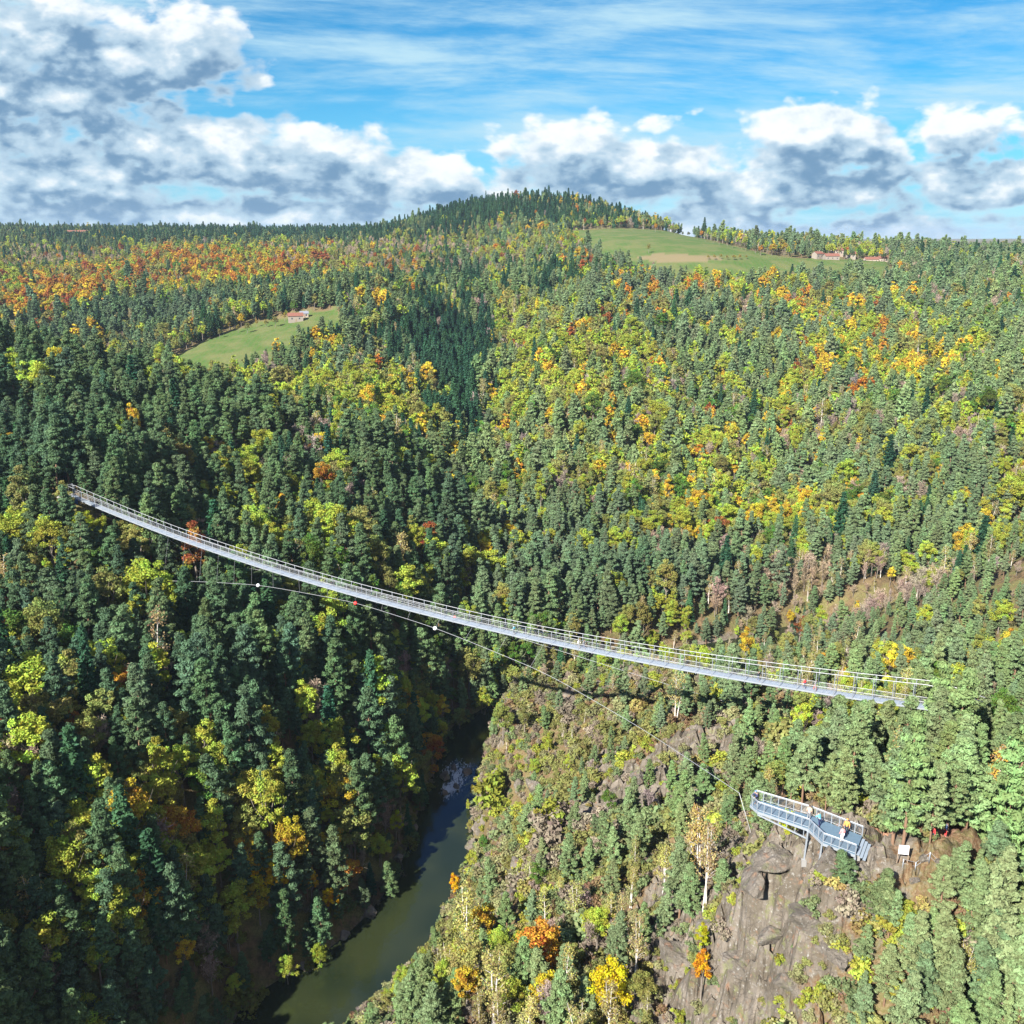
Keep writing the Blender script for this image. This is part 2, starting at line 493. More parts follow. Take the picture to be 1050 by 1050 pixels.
def water_material():
    m, t, out = mat('river_water')
    g = t.n('ShaderNodeNewGeometry')
    pos = g.outputs['Position']
    b = t.n('ShaderNodeBsdfPrincipled')
    fo = t.n('ShaderNodeAttribute', attribute_type='GEOMETRY', attribute_name='foam')
    st = t.n('ShaderNodeMapping'); st.inputs['Scale'].default_value = (1.5, 0.55, 1.0); st.inputs['Rotation'].default_value = (0, 0, 0.25)
    t.L.new(pos, st.inputs['Vector'])
    n = t.noise(st.outputs[0], 0.9, 8, 0.7, 1.2)
    f = t.ss(0.52, 0.66, t.m('ADD', t.m('MULTIPLY', t.m('SUBTRACT', fo.outputs['Fac'], 0.5), 0.42), n))
    deep = t.mix(t.ss(0.35, 0.65, t.noise(pos, 0.06, 3, 0.5)), (0.011, 0.017, 0.008), (0.020, 0.026, 0.010))
    t.L.new(t.mix(f, deep, (0.42, 0.46, 0.48)), b.inputs['Base Color'])
    t.L.new(t.m('MULTIPLY_ADD', f, 0.5, 0.04), b.inputs['Roughness'])
    t.set(b.inputs['IOR'], 1.33)
    t.set(b.inputs['Specular IOR Level'], 1.0)
    bp = t.n('ShaderNodeBump'); bp.inputs['Strength'].default_value = 0.2; bp.inputs['Distance'].default_value = 0.15
    t.L.new(t.noise(pos, 0.8, 5, 0.6, 0.4), bp.inputs['Height'])
    t.L.new(bp.outputs[0], b.inputs['Normal'])
    t.L.new(b.outputs[0], out.inputs[0])
    return m


# ------------------------------------------------------------------ ground sheet and river
def build_ground():
    ys = [-70.0]
    while ys[-1] < 12000:
        y = ys[-1]
        ys.append(y + (4.0 if y < 55 else 1.2 if y < 72 else 0.6 if y < 128 else 1.0 if y < 230 else 1.7 if y < 330 else max(2.2, (y - 330) * 0.011 + 2.2)))
    ys = np.array(ys)
    t = np.concatenate([np.linspace(-1, -.14, 150), np.linspace(-.14, .33, 310)[1:], np.linspace(.33, 1, 110)[1:]])
    Y = np.repeat(ys[:, None], len(t), 1)
    X = t[None] * (105 + 0.80 * (Y + 70) * np.where(Y > 1500, 1.0, 1.0))
    Z = height(X, Y)
    R, C = X.shape
    v = np.stack([X, Y, Z], -1).reshape(-1, 3)
    i = np.arange(R * C).reshape(R, C)
    f = np.stack([i[:-1, :-1], i[:-1, 1:], i[1:, 1:], i[1:, :-1]], -1).reshape(-1, 4)
    me = new_mesh('ground', v, f, [ground_material()], smooth=True)
    px, py, _ = project(v)
    x, y = v[:, 0], v[:, 1]
    rock = rockiness(x, y)
    me.polygons.foreach_set('use_smooth', ~((rock[f].mean(1) > 0.4) & (y[f[:, 0]] < 260)))       # broken rock keeps its edges
    mead = (in_poly(px, py, MEADOW) | in_poly(px, py, FIELD)).astype(float)
    # worn earth round the end of the platform
    pth = np.zeros(len(v))
    for (qx, qy, qY, r) in ((905, 880, 91, 3.0), (925, 885, 91, 3.6), (950, 876, 92.5, 4.0), (972, 862, 95, 3.8), (990, 852, 97, 3.0), (940, 905, 88, 3.0), (960, 890, 90, 3.0), (1010, 850, 99, 3.0)):
        p = at(qx, qy, qY)
        pth = np.maximum(pth, sstep(1.25, 0.6, np.hypot(x - p[0], y - p[1]) / r))
    far_tan = in_poly(px, py, TAN).astype(float)
    d, w, s = river_dist(x, y)
    dry = sstep(-20, 5, x) * sstep(60, 80, y) * sstep(300, 240, y) * sstep(120, 60, x) * (s > 0)
    dry = np.maximum(dry, 0.5 * sstep(300, 380, y) * sstep(1000, 900, y))
    def colattr(nm, a):
        at_ = me.attributes.new(nm, 'FLOAT_COLOR', 'POINT')
        c = np.ones((len(v), 4), np.float32); c[:, :3] = np.stack(a, -1)
        at_.data.foreach_set('color', c.ravel())
    colattr('mask', (rock, mead, pth)); colattr('mask2', (far_tan, dry, np.zeros(len(v))))
    o = link('ground', me)
    tag(o, 'steep forest floor and rocky spur sides of the river gorge', 'ground', kind='structure')
    return o


def build_river():
    # cross sections along a smoothed centre line
    pts = []; wid = []
    for i in range(len(RIVER) - 1):
        for k in range(6):
            a = k / 6.0
            p0 = RIVER[max(i - 1, 0)]; p1 = RIVER[i]; p2 = RIVER[i + 1]; p3 = RIVER[min(i + 2, len(RIVER) - 1)]
            pts.append(0.5 * ((2 * p1) + (p2 - p0) * a + (2 * p0 - 5 * p1 + 4 * p2 - p3) * a * a + (3 * p1 - p0 - 3 * p2 + p3) * a ** 3))
            wid.append(RW[i] * (1 - a) + RW[i + 1] * a + 7)
    pts = np.array(pts); wid = np.array(wid)
    tan = np.gradient(pts, axis=0); tan /= np.linalg.norm(tan, axis=1)[:, None]
    nor = np.stack([tan[:, 1], -tan[:, 0]], -1)
    cs = np.linspace(-0.5, 0.5, 15)
    P = pts[:, None] + nor[:, None] * (cs[None, :, None] * wid[:, None, None])
    v = np.concatenate([P, np.zeros(P.shape[:2] + (1,))], -1).reshape(-1, 3)
    R, C = P.shape[:2]
    i = np.arange(R * C).reshape(R, C)
    f = np.stack([i[:-1, :-1], i[:-1, 1:], i[1:, 1:], i[1:, :-1]], -1).reshape(-1, 4)
    me = new_mesh('river', v, f, [water_material()], smooth=True)
    if me.polygons[0].normal.z < 0:
        me.flip_normals()
    a = me.attributes.new('foam', 'FLOAT', 'POINT')
    q = at_z(463, 808, 0.0); q2 = at_z(470, 790, 0.0)
    fo = np.maximum(np.exp(-(((v[:, 0] - q[0] - 0.25 * (v[:, 1] - q[1])) / 3.4) ** 2 + ((v[:, 1] - q[1]) / 6.0) ** 2)), 0.8 * np.exp(-(((v[:, 0] - q2[0]) / 6) ** 2 + ((v[:, 1] - q2[1]) / 7) ** 2)))
    a.data.foreach_set('value', fo.astype(np.float32))
    o = link('river', me)
    tag(o, 'dark river winding along the bottom of the gorge with one white rapid', 'river', kind='structure')
# ------------------------------------------------------------------ tree models
class Geo:
    """collects tubes (bark) and leaf cards (foliage) as numpy arrays"""
    def __init__(self):
        self.tv = []; self.tf = []; self.nt = 0
        self.lc = []; self.ln = []; self.ls = []; self.le = []; self.lv = []

    def tube(self, pts, rad, sides=5):
        pts = np.asarray(pts, float); n = len(pts)
        d = np.gradient(pts, axis=0); d /= np.maximum(np.linalg.norm(d, axis=1), 1e-9)[:, None]
        ref = np.array([0.31, 0.95, 0.05]) if abs(d[0, 2]) > 0.8 else np.array([0, 0, 1.0])
        a = np.cross(d, ref); a /= np.maximum(np.linalg.norm(a, axis=1), 1e-9)[:, None]
        b = np.cross(d, a)
        th = np.arange(sides) / sides * 2 * PI
        ring = pts[:, None] + np.asarray(rad)[:, None, None] * (a[:, None] * np.cos(th)[None, :, None] + b[:, None] * np.sin(th)[None, :, None])
        base = self.nt
        self.tv.append(ring.reshape(-1, 3)); self.nt += n * sides
        i = base + np.arange(n * sides).reshape(n, sides)
        j = np.roll(i, -1, 1)
        self.tf.append(np.stack([i[:-1], j[:-1], j[1:], i[1:]], -1).reshape(-1, 4))

    def cards(self, c, nrm, size, elong, var):
        self.lc.append(c); self.ln.append(nrm); self.ls.append(np.broadcast_to(size, len(c)))
        self.le.append(np.broadcast_to(elong, len(c))); self.lv.append(np.broadcast_to(var, len(c)))

    def clump(self, rng, c, r, n, size, elong=1.3, upb=0.35, shell=0.55, jit=0.75):
        d = rng.normal(size=(n, 3)); d /= np.linalg.norm(d, axis=1)[:, None]
        rad = shell + (1 - shell) * rng.random(n) ** 0.7
        p = np.asarray(c) + d * rad[:, None] * np.asarray(r)
        nr = d + rng.normal(size=(n, 3)) * jit + np.array([0, 0, upb])
        self.cards(p, nr, size * (0.7 + 0.6 * rng.random(n)), elong, np.clip(rng.normal(0.5, 0.18) + rng.normal(0, 0.16, n), 0, 1))

    def leaf_arrays(self):
        c = np.concatenate(self.lc); nr = np.concatenate(self.ln); s = np.concatenate(self.ls); e = np.concatenate(self.le); va = np.concatenate(self.lv)
        nr = nr / np.maximum(np.linalg.norm(nr, axis=1), 1e-6)[:, None]
        r = np.random.default_rng(len(c)).normal(size=c.shape)
        t = np.cross(nr, r); t /= np.maximum(np.linalg.norm(t, axis=1), 1e-6)[:, None]
        b = np.cross(nr, t)
        L = (s * e / 2)[:, None]; W = (s / 2)[:, None]
        bend = nr * (s * 0.18)[:, None]
        v = np.stack([c - t * L - bend, c + b * W * 0.9 + t * L * 0.15, c + t * L - bend, c - b * W * 0.9 + t * L * 0.15], 1).reshape(-1, 3)
        f = np.arange(len(v)).reshape(-1, 4)
        return v, f, va

    def meshes(self, name, m_bark, m_leaf, joined=False):
        tv = np.concatenate(self.tv); tf = np.concatenate(self.tf)
        lv, lf, va = self.leaf_arrays()
        if joined:
            v = np.concatenate([tv, lv]); f = np.concatenate([tf, lf + len(tv)])
            me = new_mesh(name, v, f, [m_bark, m_leaf], fmat=np.concatenate([np.zeros(len(tf)), np.ones(len(lf))]))
            a = me.attributes.new('var', 'FLOAT', 'FACE')
            a.data.foreach_set('value', np.concatenate([np.full(len(tf), 0.5), va]).astype(np.float32))
            return me
        trunk = new_mesh(name + '_trunk', tv, tf, [m_bark], smooth=True)
        crown = new_mesh(name + '_crown', lv, lf, [m_leaf])
        a = crown.attributes.new('var', 'FLOAT', 'FACE'); a.data.foreach_set('value', va.astype(np.float32))
        return crown, trunk


def limb(rng, a, d, L, n=4, sag=0.0, wob=0.06):
    d = np.asarray(d, float); d /= np.linalg.norm(d)
    t = np.linspace(0, 1, n)[:, None]
    p = np.asarray(a) + d * L * t + np.array([0, 0, 1.0]) * sag * L * t ** 2
    p[1:] += rng.normal(size=(n - 1, 3)) * wob * L * 0.5
    return p


def g_pine(seed, q=1.0, bushy=False):
    """Scots pine, 14 m: layered, uneven tiers, bare lower trunk"""
    rng = np.random.default_rng(seed); g = Geo()
    H = 14.0; lean = rng.normal(0, 0.35, 2)
    tz = np.linspace(0, 1, 9)
    tr = np.stack([lean[0] * tz ** 2 * 1.6 + 0.12 * np.sin(tz * 7 + seed), lean[1] * tz ** 2 * 1.6 + 0.12 * np.cos(tz * 6 + seed), tz * H * 0.98], -1)
    tr[0, 2] = -0.8
    g.tube(tr, 0.17 * (1 - tz) ** 0.8 + 0.03, 6)
    cb = rng.uniform(0.20, 0.36) if not bushy else 0.1
    pw = (0.95, 1.25, 1.05, 1.6, 1.1, 1.9)[seed % 6]
    Rm = rng.uniform(2.05, 2.75) * (1.15 if bushy else 1)
    lv = 16
    for k in range(lv):
        u = k / (lv - 1)
        z = H * (cb + (1 - cb) * u ** 0.92)
        prof = (0.62 + 0.38 * sstep(0, 0.25, u)) * (1 - u ** pw) ** 0.95 + 0.07
        nb = 5 if u < 0.8 else 3
        ph = rng.random() * 6.28
        for j in range(nb):
            if rng.random() < 0.14 * (1 - u): continue
            th = ph + j * 2 * PI / nb + rng.normal(0, 0.3)
            L = Rm * prof * rng.uniform(0.55, 1.2)
            el = 0.10 + 0.75 * u ** 2 + rng.normal(0, 0.12)
            d = np.array([math.cos(th) * math.cos(el), math.sin(th) * math.cos(el), math.sin(el)])
            o = np.array([np.interp(z, tr[:, 2], tr[:, 0]), np.interp(z, tr[:, 2], tr[:, 1]), z])
            p = limb(rng, o, d, L, 4, 0.10)
            if q > 0.3: g.tube(p, np.linspace(0.055, 0.012, 4) * (1.2 - 0.6 * u), 3)
            nc = 3 if L > 1.7 else 2 if L > 0.9 else 1
            for c in range(nc):
                f = (0.98, 0.66, 0.38)[c]
                cc = p[0] + (p[-1] - p[0]) * f + rng.normal(0, 0.13, 3)
                r = (0.50 + 0.24 * rng.random()) * (1.0 if c == 0 else 0.82)
                n = int((84 if c == 0 else 58) * q) + 3
                g.clump(rng, cc, (r, r, r * 0.50), n, 0.205 / q ** 0.5, 2.3, 0.55, 0.35, 0.7)
    g.clump(rng, tr[-1] + [0, 0, 0.1], (0.45, 0.45, 0.7), int(50 * q) + 4, 0.32 / q ** 0.5, 1.9, 0.6, 0.2)
    return g


def g_spruce(seed, q=1.0):
    rng = np.random.default_rng(seed); g = Geo()
    H = 15.0
    tz = np.linspace(0, 1, 6)
    tr = np.stack([0 * tz, 0 * tz, tz * H], -1); tr[0, 2] = -0.8
    g.tube(tr, 0.22 * (1 - tz) + 0.02, 5)
    lv = 24; Rm = rng.uniform(2.0, 2.6)
    for k in range(lv):
        u = k / (lv - 1)
        z = H * (0.08 + 0.9 * u)
        nb = 6 if u < 0.7 else 4
        ph = rng.random() * 6.28
        for j in range(nb):
            th = ph + j * 2 * PI / nb + rng.normal(0, 0.25)
            L = Rm * ((1 - u) ** 0.85 * rng.uniform(0.72, 1.12) + 0.07)
            d = np.array([math.cos(th), math.sin(th), -0.22 + 0.5 * u])
            p = limb(rng, (0, 0, z), d, L, 3, -0.02, 0.03)
            n = int((16 + 26 * (1 - u)) * q) + 3
            f = 0.25 + 0.78 * rng.random(n) ** 0.7
            c = p[0] + (p[-1] - p[0]) * f[:, None] + rng.normal(0, 0.16, (n, 3)) * [1, 1, 0.6]
            nr = np.array([0, 0, 1.0]) + d * 0.4 + rng.normal(size=(n, 3)) * 0.55
            g.cards(c, nr, (0.36 / q ** 0.5) * (0.7 + 0.6 * rng.random(n)), 1.7, np.clip(rng.normal(0.5, 0.15) + rng.normal(0, 0.15, n), 0, 1))
    g.cards(np.array([[0, 0, H]]), np.array([[1.0, 0, 0]]), 0.3, 2.0, 0.5)
    return g


def g_leafy(seed, q=1.0, w=3.0, hh=4.4, H=11.5, stems=1, sparse=1.0):
    """deciduous tree: forked trunk, crown of many leaf clumps"""
    rng = np.random.default_rng(seed); g = Geo()
    cz = H - hh
    fork = cz * rng.uniform(0.45, 0.7)
    for s in range(stems):
        bx = rng.normal(0, 0.4, 2) * (stems > 1)
        t0 = np.array([[bx[0], bx[1], -0.8], [bx[0] * 1.1 + rng.normal(0, .1), bx[1] * 1.1, fork * 0.5], [bx[0] * 1.3, bx[1] * 1.3, fork]])
        g.tube(t0, [0.26 / stems ** 0.5, 0.2 / stems ** 0.5, 0.17 / stems ** 0.5], 6)
        for k in range(5 if stems == 1 else 3):
            d = np.array([rng.normal(0, 0.42), rng.normal(0, 0.42), 1.0])
            g.tube(limb(rng, t0[-1], d, (H - fork) * rng.uniform(0.6, 0.9), 5, 0, 0.08), np.linspace(0.12, 0.02, 5) / stems ** 0.5, 4)
    ncl = int(52 * sparse)
    for k in range(ncl):
        d = rng.normal(size=3); d /= np.linalg.norm(d)
        if d[2] < -0.55: d[2] *= -0.5
        rr = rng.uniform(0.42, 1.0) ** 0.7
        wob = 1 + 0.22 * math.sin(3 * math.atan2(d[1], d[0]) + seed) + 0.12 * rng.normal()
        c = np.array([d[0] * w * rr * wob, d[1] * w * rr * wob, cz + d[2] * hh * rr * (1.0 if d[2] > 0 else 0.8)])
        r = rng.uniform(0.55, 1.1) * (w / 3.0) ** 0.5
        g.clump(rng, c, (r, r, r * 0.75), int(95 * q) + 4, 0.24 / q ** 0.5, 1.3, 0.35, 0.3, 0.8)
    return g


def g_birch(seed, q=1.0):
    rng = np.random.default_rng(seed); g = Geo()
    H = 12.0
    for s in range(rng.integers(1, 3)):
        ln = rng.normal(0, 0.07, 2)
        tz = np.linspace(0, 1, 8)
        tr = np.stack([ln[0] * H * tz + 0.15 * np.sin(tz * 5 + s), ln[1] * H * tz + s * 0.5 * (1 - tz) ** 2, tz * H], -1); tr[0, 2] = -0.6
        g.tube(tr, 0.15 * (1 - tz) + 0.025, 5)
        for k in range(20):
            u = rng.uniform(0.32, 0.98)
            o = np.array([np.interp(u, tz, tr[:, i]) for i in range(3)])
            th = rng.random() * 6.28; el = rng.uniform(0.5, 1.1)
            L = (1.0 - u) * 2.6 + 0.7
            d = np.array([math.cos(th) * math.cos(el), math.sin(th) * math.cos(el), math.sin(el)])
            p = limb(rng, o, d, L, 4, -0.05)
            g.tube(p, np.linspace(0.04, 0.012, 4), 3)
            n = int(28 * q) + 3
            f = 0.3 + 0.75 * rng.random(n)
            c = p[0] + (p[-1] - p[0]) * f[:, None] + rng.normal(0, 0.30, (n, 3))
            g.cards(c, rng.normal(size=(n, 3)) + [0, 0, 0.4], (0.22 / q ** 0.5) * (0.6 + 0.8 * rng.random(n)), 1.2, np.clip(rng.normal(0.5, 0.25, n), 0, 1))
    return g


def g_bare(seed, q=1.0):
    """leafless tree: fans of fine twigs"""
    rng = np.random.default_rng(seed); g = Geo()
    H = 10.0
    tz = np.linspace(0, 1, 6)
    tr = np.stack([rng.normal(0, 0.3) * tz, rng.normal(0, 0.3) * tz, tz * H * 0.8], -1); tr[0, 2] = -0.6
    g.tube(tr, 0.15 * (1 - tz) + 0.03, 5)
    for k in range(26):
        u = rng.uniform(0.28, 1.0)
        o = np.array([np.interp(u, tz, tr[:, i]) for i in range(3)])
        th = rng.random() * 6.28; el = rng.uniform(0.55, 1.2)
        L = (1.0 - u) * 2.6 + 1.5
        d = np.array([math.cos(th) * math.cos(el), math.sin(th) * math.cos(el), math.sin(el)])
        p = limb(rng, o, d, L, 4, 0.03, 0.09)
        g.tube(p, np.linspace(0.05, 0.014, 4), 3)
        n = int(26 * q) + 3
        f = 0.25 + 0.8 * rng.random(n)
        c = p[0] + (p[-1] - p[0]) * f[:, None] + rng.normal(0, 0.22, (n, 3))
        tw = d + rng.normal(size=(n, 3)) * 0.5
        nr = np.cross(tw, rng.normal(size=(n, 3)))
        g.cards(c, nr, (0.10 / q ** 0.5) * (0.7 + 0.6 * rng.random(n)), 7.5, np.clip(rng.normal(0.5, 0.25, n), 0, 1))
    return g


def g_shrub(seed, q=1.0):
    rng = np.random.default_rng(seed); g = Geo()
    for k in range(5):
        d = np.array([rng.normal(0, 0.6), rng.normal(0, 0.6), 1.0])
        g.tube(limb(rng, (rng.normal(0, .15), rng.normal(0, .15), -0.4), d, 1.5, 4), np.linspace(0.04, 0.012, 4), 3)
    for k in range(11):
        a = rng.random() * 6.28; r = rng.random() ** 0.6 * 1.0
        rr = rng.uniform(0.35, 0.62)
        g.clump(rng, (math.cos(a) * r, math.sin(a) * r, 0.35 + rng.random() * 1.35 * (1.15 - r * 0.6)), (rr, rr, rr * 0.85), int(52 * q) + 3, 0.21 / q ** 0.5, 1.3, 0.4, 0.3)
    return g


KINDS = ['pine', 'spruce', 'leafy', 'birch', 'bare', 'shrub']
BARK = dict(pine=M_BARK_PINE, spruce=M_BARK_GREY, leafy=M_BARK_GREY, birch=M_BARK_BIRCH, bare=M_BARK_GREY, shrub=M_BARK_GREY)
LEAFM = dict(pine=M_NEEDLE, spruce=M_NEEDLE, leafy=M_LEAF, birch=M_LEAF, bare=M_TWIG, shrub=M_LEAF)
OBJN = dict(pine='pine_tree', spruce='spruce_tree', leafy='broadleaf_tree', birch='birch_tree', bare='bare_tree', shrub='shrub')
KINDW = dict(pine='pine', spruce='spruce', leafy='broadleaf tree', birch='birch', bare='leafless tree', shrub='shrub')
# nominal height, crown half width, crown centre height
DIMS = dict(pine=(14, 2.45, 8.6), spruce=(15, 2.2, 7.5), leafy=(11.5, 3.0, 7.2), birch=(12, 1.7, 7.5), bare=(10, 2.2, 6.2), shrub=(2.0, 1.3, 0.9))


def gens(kind, seed, q):
    if kind == 'pine': return g_pine(seed, q, bushy=(seed % 6 == 5))
    if kind == 'spruce': return g_spruce(seed, q)
    if kind == 'leafy':
        v = seed % 6
        return g_leafy(seed, q, *[(3.0, 4.4, 11.5, 1, 1.0), (2.3, 4.6, 11.8, 1, 0.85), (3.4, 3.9, 10.5, 2, 1.1), (2.0, 4.9, 12.5, 1, 0.8), (2.8, 4.0, 10.5, 3, 0.75), (3.2, 4.6, 12, 1, 1.05)][v])
    if kind == 'birch': return g_birch(seed, q)
    if kind == 'bare': return g_bare(seed, q)
    return g_shrub(seed, q)


NVAR = dict(pine=6, spruce=4, leafy=6, birch=4, bare=4, shrub=4)
PARTS = {}; JOINT = {}; FARM = {}
for k_ in KINDS:
    nm = OBJN[k_]
    PARTS[k_] = []; JOINT[k_] = []; FARM[k_] = []
    for s_ in range(NVAR[k_]):
        g = gens(k_, 60 + s_ + 6 * KINDS.index(k_) * 10, 1.0)
        PARTS[k_].append(g.meshes(nm, BARK[k_], LEAFM[k_]))
        JOINT[k_].append(g.meshes(nm, BARK[k_], LEAFM[k_], joined=True))
        if k_ != 'shrub' and s_ < 4:
            FARM[k_].append(gens(k_, 60 + s_ + 6 * KINDS.index(k_) * 10, 0.14 if k_ == 'pine' else 0.15 if k_ == 'leafy' else 0.22).meshes(nm, BARK[k_], LEAFM[k_], joined=True))
# ------------------------------------------------------------------ where the photograph's rays meet the ground
def ray_hit(px, py, y0=30.0, y1=3000.0):
    u = (px - 525.0) / F; v = (525.0 - py) / F
    dy = CP + SP * v; dz = -SP + CP * v
    Y = np.geomspace(y0, y1, 1600)
    X = u / dy * Y; Z = CAMZ + dz / dy * Y
    below = height(X, Y) > Z
    i = int(np.argmax(below)) if below.any() else len(Y) - 1
    return np.array([X[i], Y[i], float(height(X[i:i + 1], Y[i:i + 1])[0])])


# ------------------------------------------------------------------ the bridge's line (used to keep trees clear of it)
BL = at(74, 508, 246.0)
BR = at_z(957, 726, BL[2])
SAG = 6.6


def deck_pt(t):
    t = np.asarray(t, float)[..., None]
    p = BL + (BR - BL) * t
    return p - np.concatenate([0 * t, 0 * t, 4 * SAG * t * (1 - t)], -1)


# ------------------------------------------------------------------ forest
def scatter():
    out = []
    for (y0, y1, s) in ((62, 150, 3.0), (150, 450, 3.8), (450, 900, 5.1), (900, 1700, 7.2), (1700, 2600, 11.0)):
        ys = np.arange(y0, y1, s)
        for k, yy in enumerate(ys):
            hw = 0.60 * yy + 45
            xs = np.arange(-hw, hw, s) + (k % 2) * s / 2
            n = len(xs)
            out.append(np.stack([xs + RNG.uniform(-.42, .42, n) * s, yy + RNG.uniform(-.42, .42, n) * s], -1))
    return np.concatenate(out)


def g2(px, py, cx, cy, rx, ry):
    return np.exp(-(((px - cx) / rx) ** 2 + ((py - cy) / ry) ** 2))


PAL = dict(  # linear leaf colours
    yg=(0.31, 0.355, 0.052), olive=(0.235, 0.235, 0.07), gold=(0.47, 0.33, 0.04), orange=(0.42, 0.195, 0.035), rust=(0.27, 0.095, 0.035), green=(0.10, 0.17, 0.035))
PALN = list(PAL)
KI = {k: i for i, k in enumerate(KINDS)}


def trees():
    xy = scatter()
    x, y = xy[:, 0], xy[:, 1]
    z = height(x, y)
    d, w, side = river_dist(x, y)
    px, py, dep = project(np.stack([x, y, z + 6.0 * np.ones_like(z)], -1))
    gx, gy, _ = project(np.stack([x, y, z], -1))
    N = len(x)
    lw = np.zeros((N, len(KINDS)))          # log weights
    pal = np.zeros((N, len(PALN)))
    dens = np.ones(N)
    hs = np.ones(N)
    spur = (side > 0) & (y < 300) & (x < 230)
    left = (side < 0) & (y < 400) & (px < 470)
    far = ~(spur | left)

    def base(m, ws, ps, de=1.0, h=1.0):
        lw[m] = np.log(np.array(ws) + 1e-4); pal[m] = np.log(np.array(ps) + 1e-4); dens[m] = de; hs[m] = h
    # weights: pine spruce leafy birch bare shrub / yg olive gold orange rust green
    base(far, (.36, .04, .44, .04, .09, .0), (.48, .30, .12, .03, .02, .09))
    base(left, (.58, .05, .26, .02, .08, .01), (.42, .26, .10, .02, .03, .17), 1.0, 1.12)
    base(spur, (.38, .0, .22, .13, .12, .10), (.44, .30, .10, .02, .02, .14), 0.42, 0.52)

    def zone(cx, cy, rx, ry, kinds=None, pals=None, de=1.0, h=1.0, m=None):
        g = g2(px, py, cx, cy, rx, ry)
        if m is not None: g = g * m
        for k, f in (kinds or {}).items():
            lw[:, KI[k]] += g * math.log(f)
        for k, f in (pals or {}).items():
            pal[:, PALN.index(k)] += g * math.log(f)
        dens[:] *= de ** g; hs[:] *= h ** g
    sp, lf, fr = spur.astype(float), left.astype(float), far.astype(float)
    # left slope: dark pines on top, golden broadleaves towards the foot
    zone(120, 430, 170, 90, dict(pine=2.0, leafy=0.25), None, 1, 1.05, lf)
    zone(110, 880, 190, 130, dict(leafy=5, bare=1.8, pine=0.75), dict(gold=2.6, olive=1.5, yg=1.6), 1, .95, lf)
    zone(290, 890, 60, 60, dict(leafy=3.0), dict(gold=5), 1, 1, lf)
    zone(380, 700, 110, 100, dict(pine=1.5, bare=1.3, leafy=.5), dict(green=3), 1, .95, lf)
    zone(330, 540, 150, 50, dict(leafy=2.2), dict(yg=2, gold=1.6), 1, .95, lf)
    # right spur
    zone(980, 860, 120, 260, dict(pine=4, shrub=.25, leafy=.9, bare=.5), dict(yg=1.5), 2.2, 1.32, sp)
    zone(860, 760, 120, 60, dict(pine=1.8, shrub=.5, leafy=1.4), dict(yg=2.0), 1.8, 1.2, sp)
    zone(640, 720, 150, 40, dict(shrub=1.3, pine=.8, bare=1.3), dict(olive=2, rust=2), 0.9, 0.9, sp)
    zone(560, 1020, 170, 70, dict(leafy=3.0, birch=1.6, shrub=.6), dict(yg=3.0), 1.3, 1.35, sp)
    zone(660, 880, 90, 100, dict(birch=2.5, bare=1.8, pine=1.2), None, 1.1, 1.15, sp)
    zone(800, 960, 75, 80, dict(shrub=3, pine=.6, leafy=.5, birch=.2, bare=.2), None, 0.45, .6, sp)
    zone(985, 985, 90, 70, dict(pine=2.5, shrub=.3), None, 1.5, 1.0, sp)
    zone(560, 815, 75, 60, dict(shrub=2, pine=.7), None, 0.7, .9, sp)
    zone(1010, 650, 60, 50, dict(leafy=2.2), dict(yg=2, gold=3, orange=2), 1, 1.2)
    # behind the spur
    zone(620, 600, 110, 45, dict(pine=4, leafy=.35, bare=.5), None, 1, 1.1, fr)
    zone(870, 605, 130, 42, dict(bare=18, birch=4, pine=.8), dict(yg=1.3, orange=1.6), 1, .85, fr)
    zone(640, 560, 90, 22, dict(bare=4, birch=2, leafy=1.3), dict(yg=1.6, olive=2), 1, .85, fr)
    zone(705, 505, 45, 22, dict(leafy=5), dict(orange=4, gold=3, rust=3), 1, 1, fr)
    zone(480, 590, 60, 40, dict(leafy=2.5), dict(yg=2.5, olive=1.5), 1, 1, fr)
    # ravine of dark spruces
    zone(468, 390, 38, 85, dict(spruce=200, leafy=.12, pine=1.0), dict(rust=2), 1, 1.1, fr)
    zone(425, 350, 42, 26, dict(spruce=80, leafy=.3), None, 1, 1, fr)
    zone(500, 285, 110, 18, dict(spruce=16, leafy=.8), dict(orange=2), 1, 1, fr)
    zone(385, 425, 75, 40, dict(leafy=6, pine=.5), dict(yg=2, gold=2, orange=1.6), 1, 1, fr)
    zone(565, 385, 80, 70, dict(leafy=4, pine=.6), dict(yg=2.2), 1, 1, fr)
    # right hillside
    zone(740, 380, 120, 40, dict(pine=1.6, leafy=.8), None, 1, 1, fr)
    zone(860, 360, 70, 35, dict(leafy=4), dict(gold=5, orange=2.5), 1, 1, fr)
    zone(960, 380, 80, 50, dict(leafy=2), dict(gold=3), 1, 1, fr)
    zone(1000, 440, 45, 22, dict(bare=12), None, 1, 1, fr)
    zone(680, 320, 60, 30, dict(leafy=1.6, spruce=6), dict(rust=5, orange=4), 1, 1, fr)
    zone(820, 310, 60, 14, dict(leafy=3, spruce=2), dict(orange=7, rust=2), 1, 1, fr)
    zone(730, 292, 70, 12, dict(leafy=4), dict(orange=6, rust=2, gold=2), 1, 1, fr)
    zone(620, 265, 70, 14, dict(leafy=3, bare=2.5), dict(orange=4, gold=2), 1, 1, fr)
    zone(1000, 290, 110, 30, dict(pine=3, spruce=8, leafy=.3), dict(olive=3), 1, 1.05, fr)
    zone(745, 470, 60, 50, dict(leafy=1.5), dict(yg=2), 1, 1, fr)
    zone(950, 520, 90, 40, dict(pine=2.2, spruce=3, leafy=.7), None, 1, 1, fr)
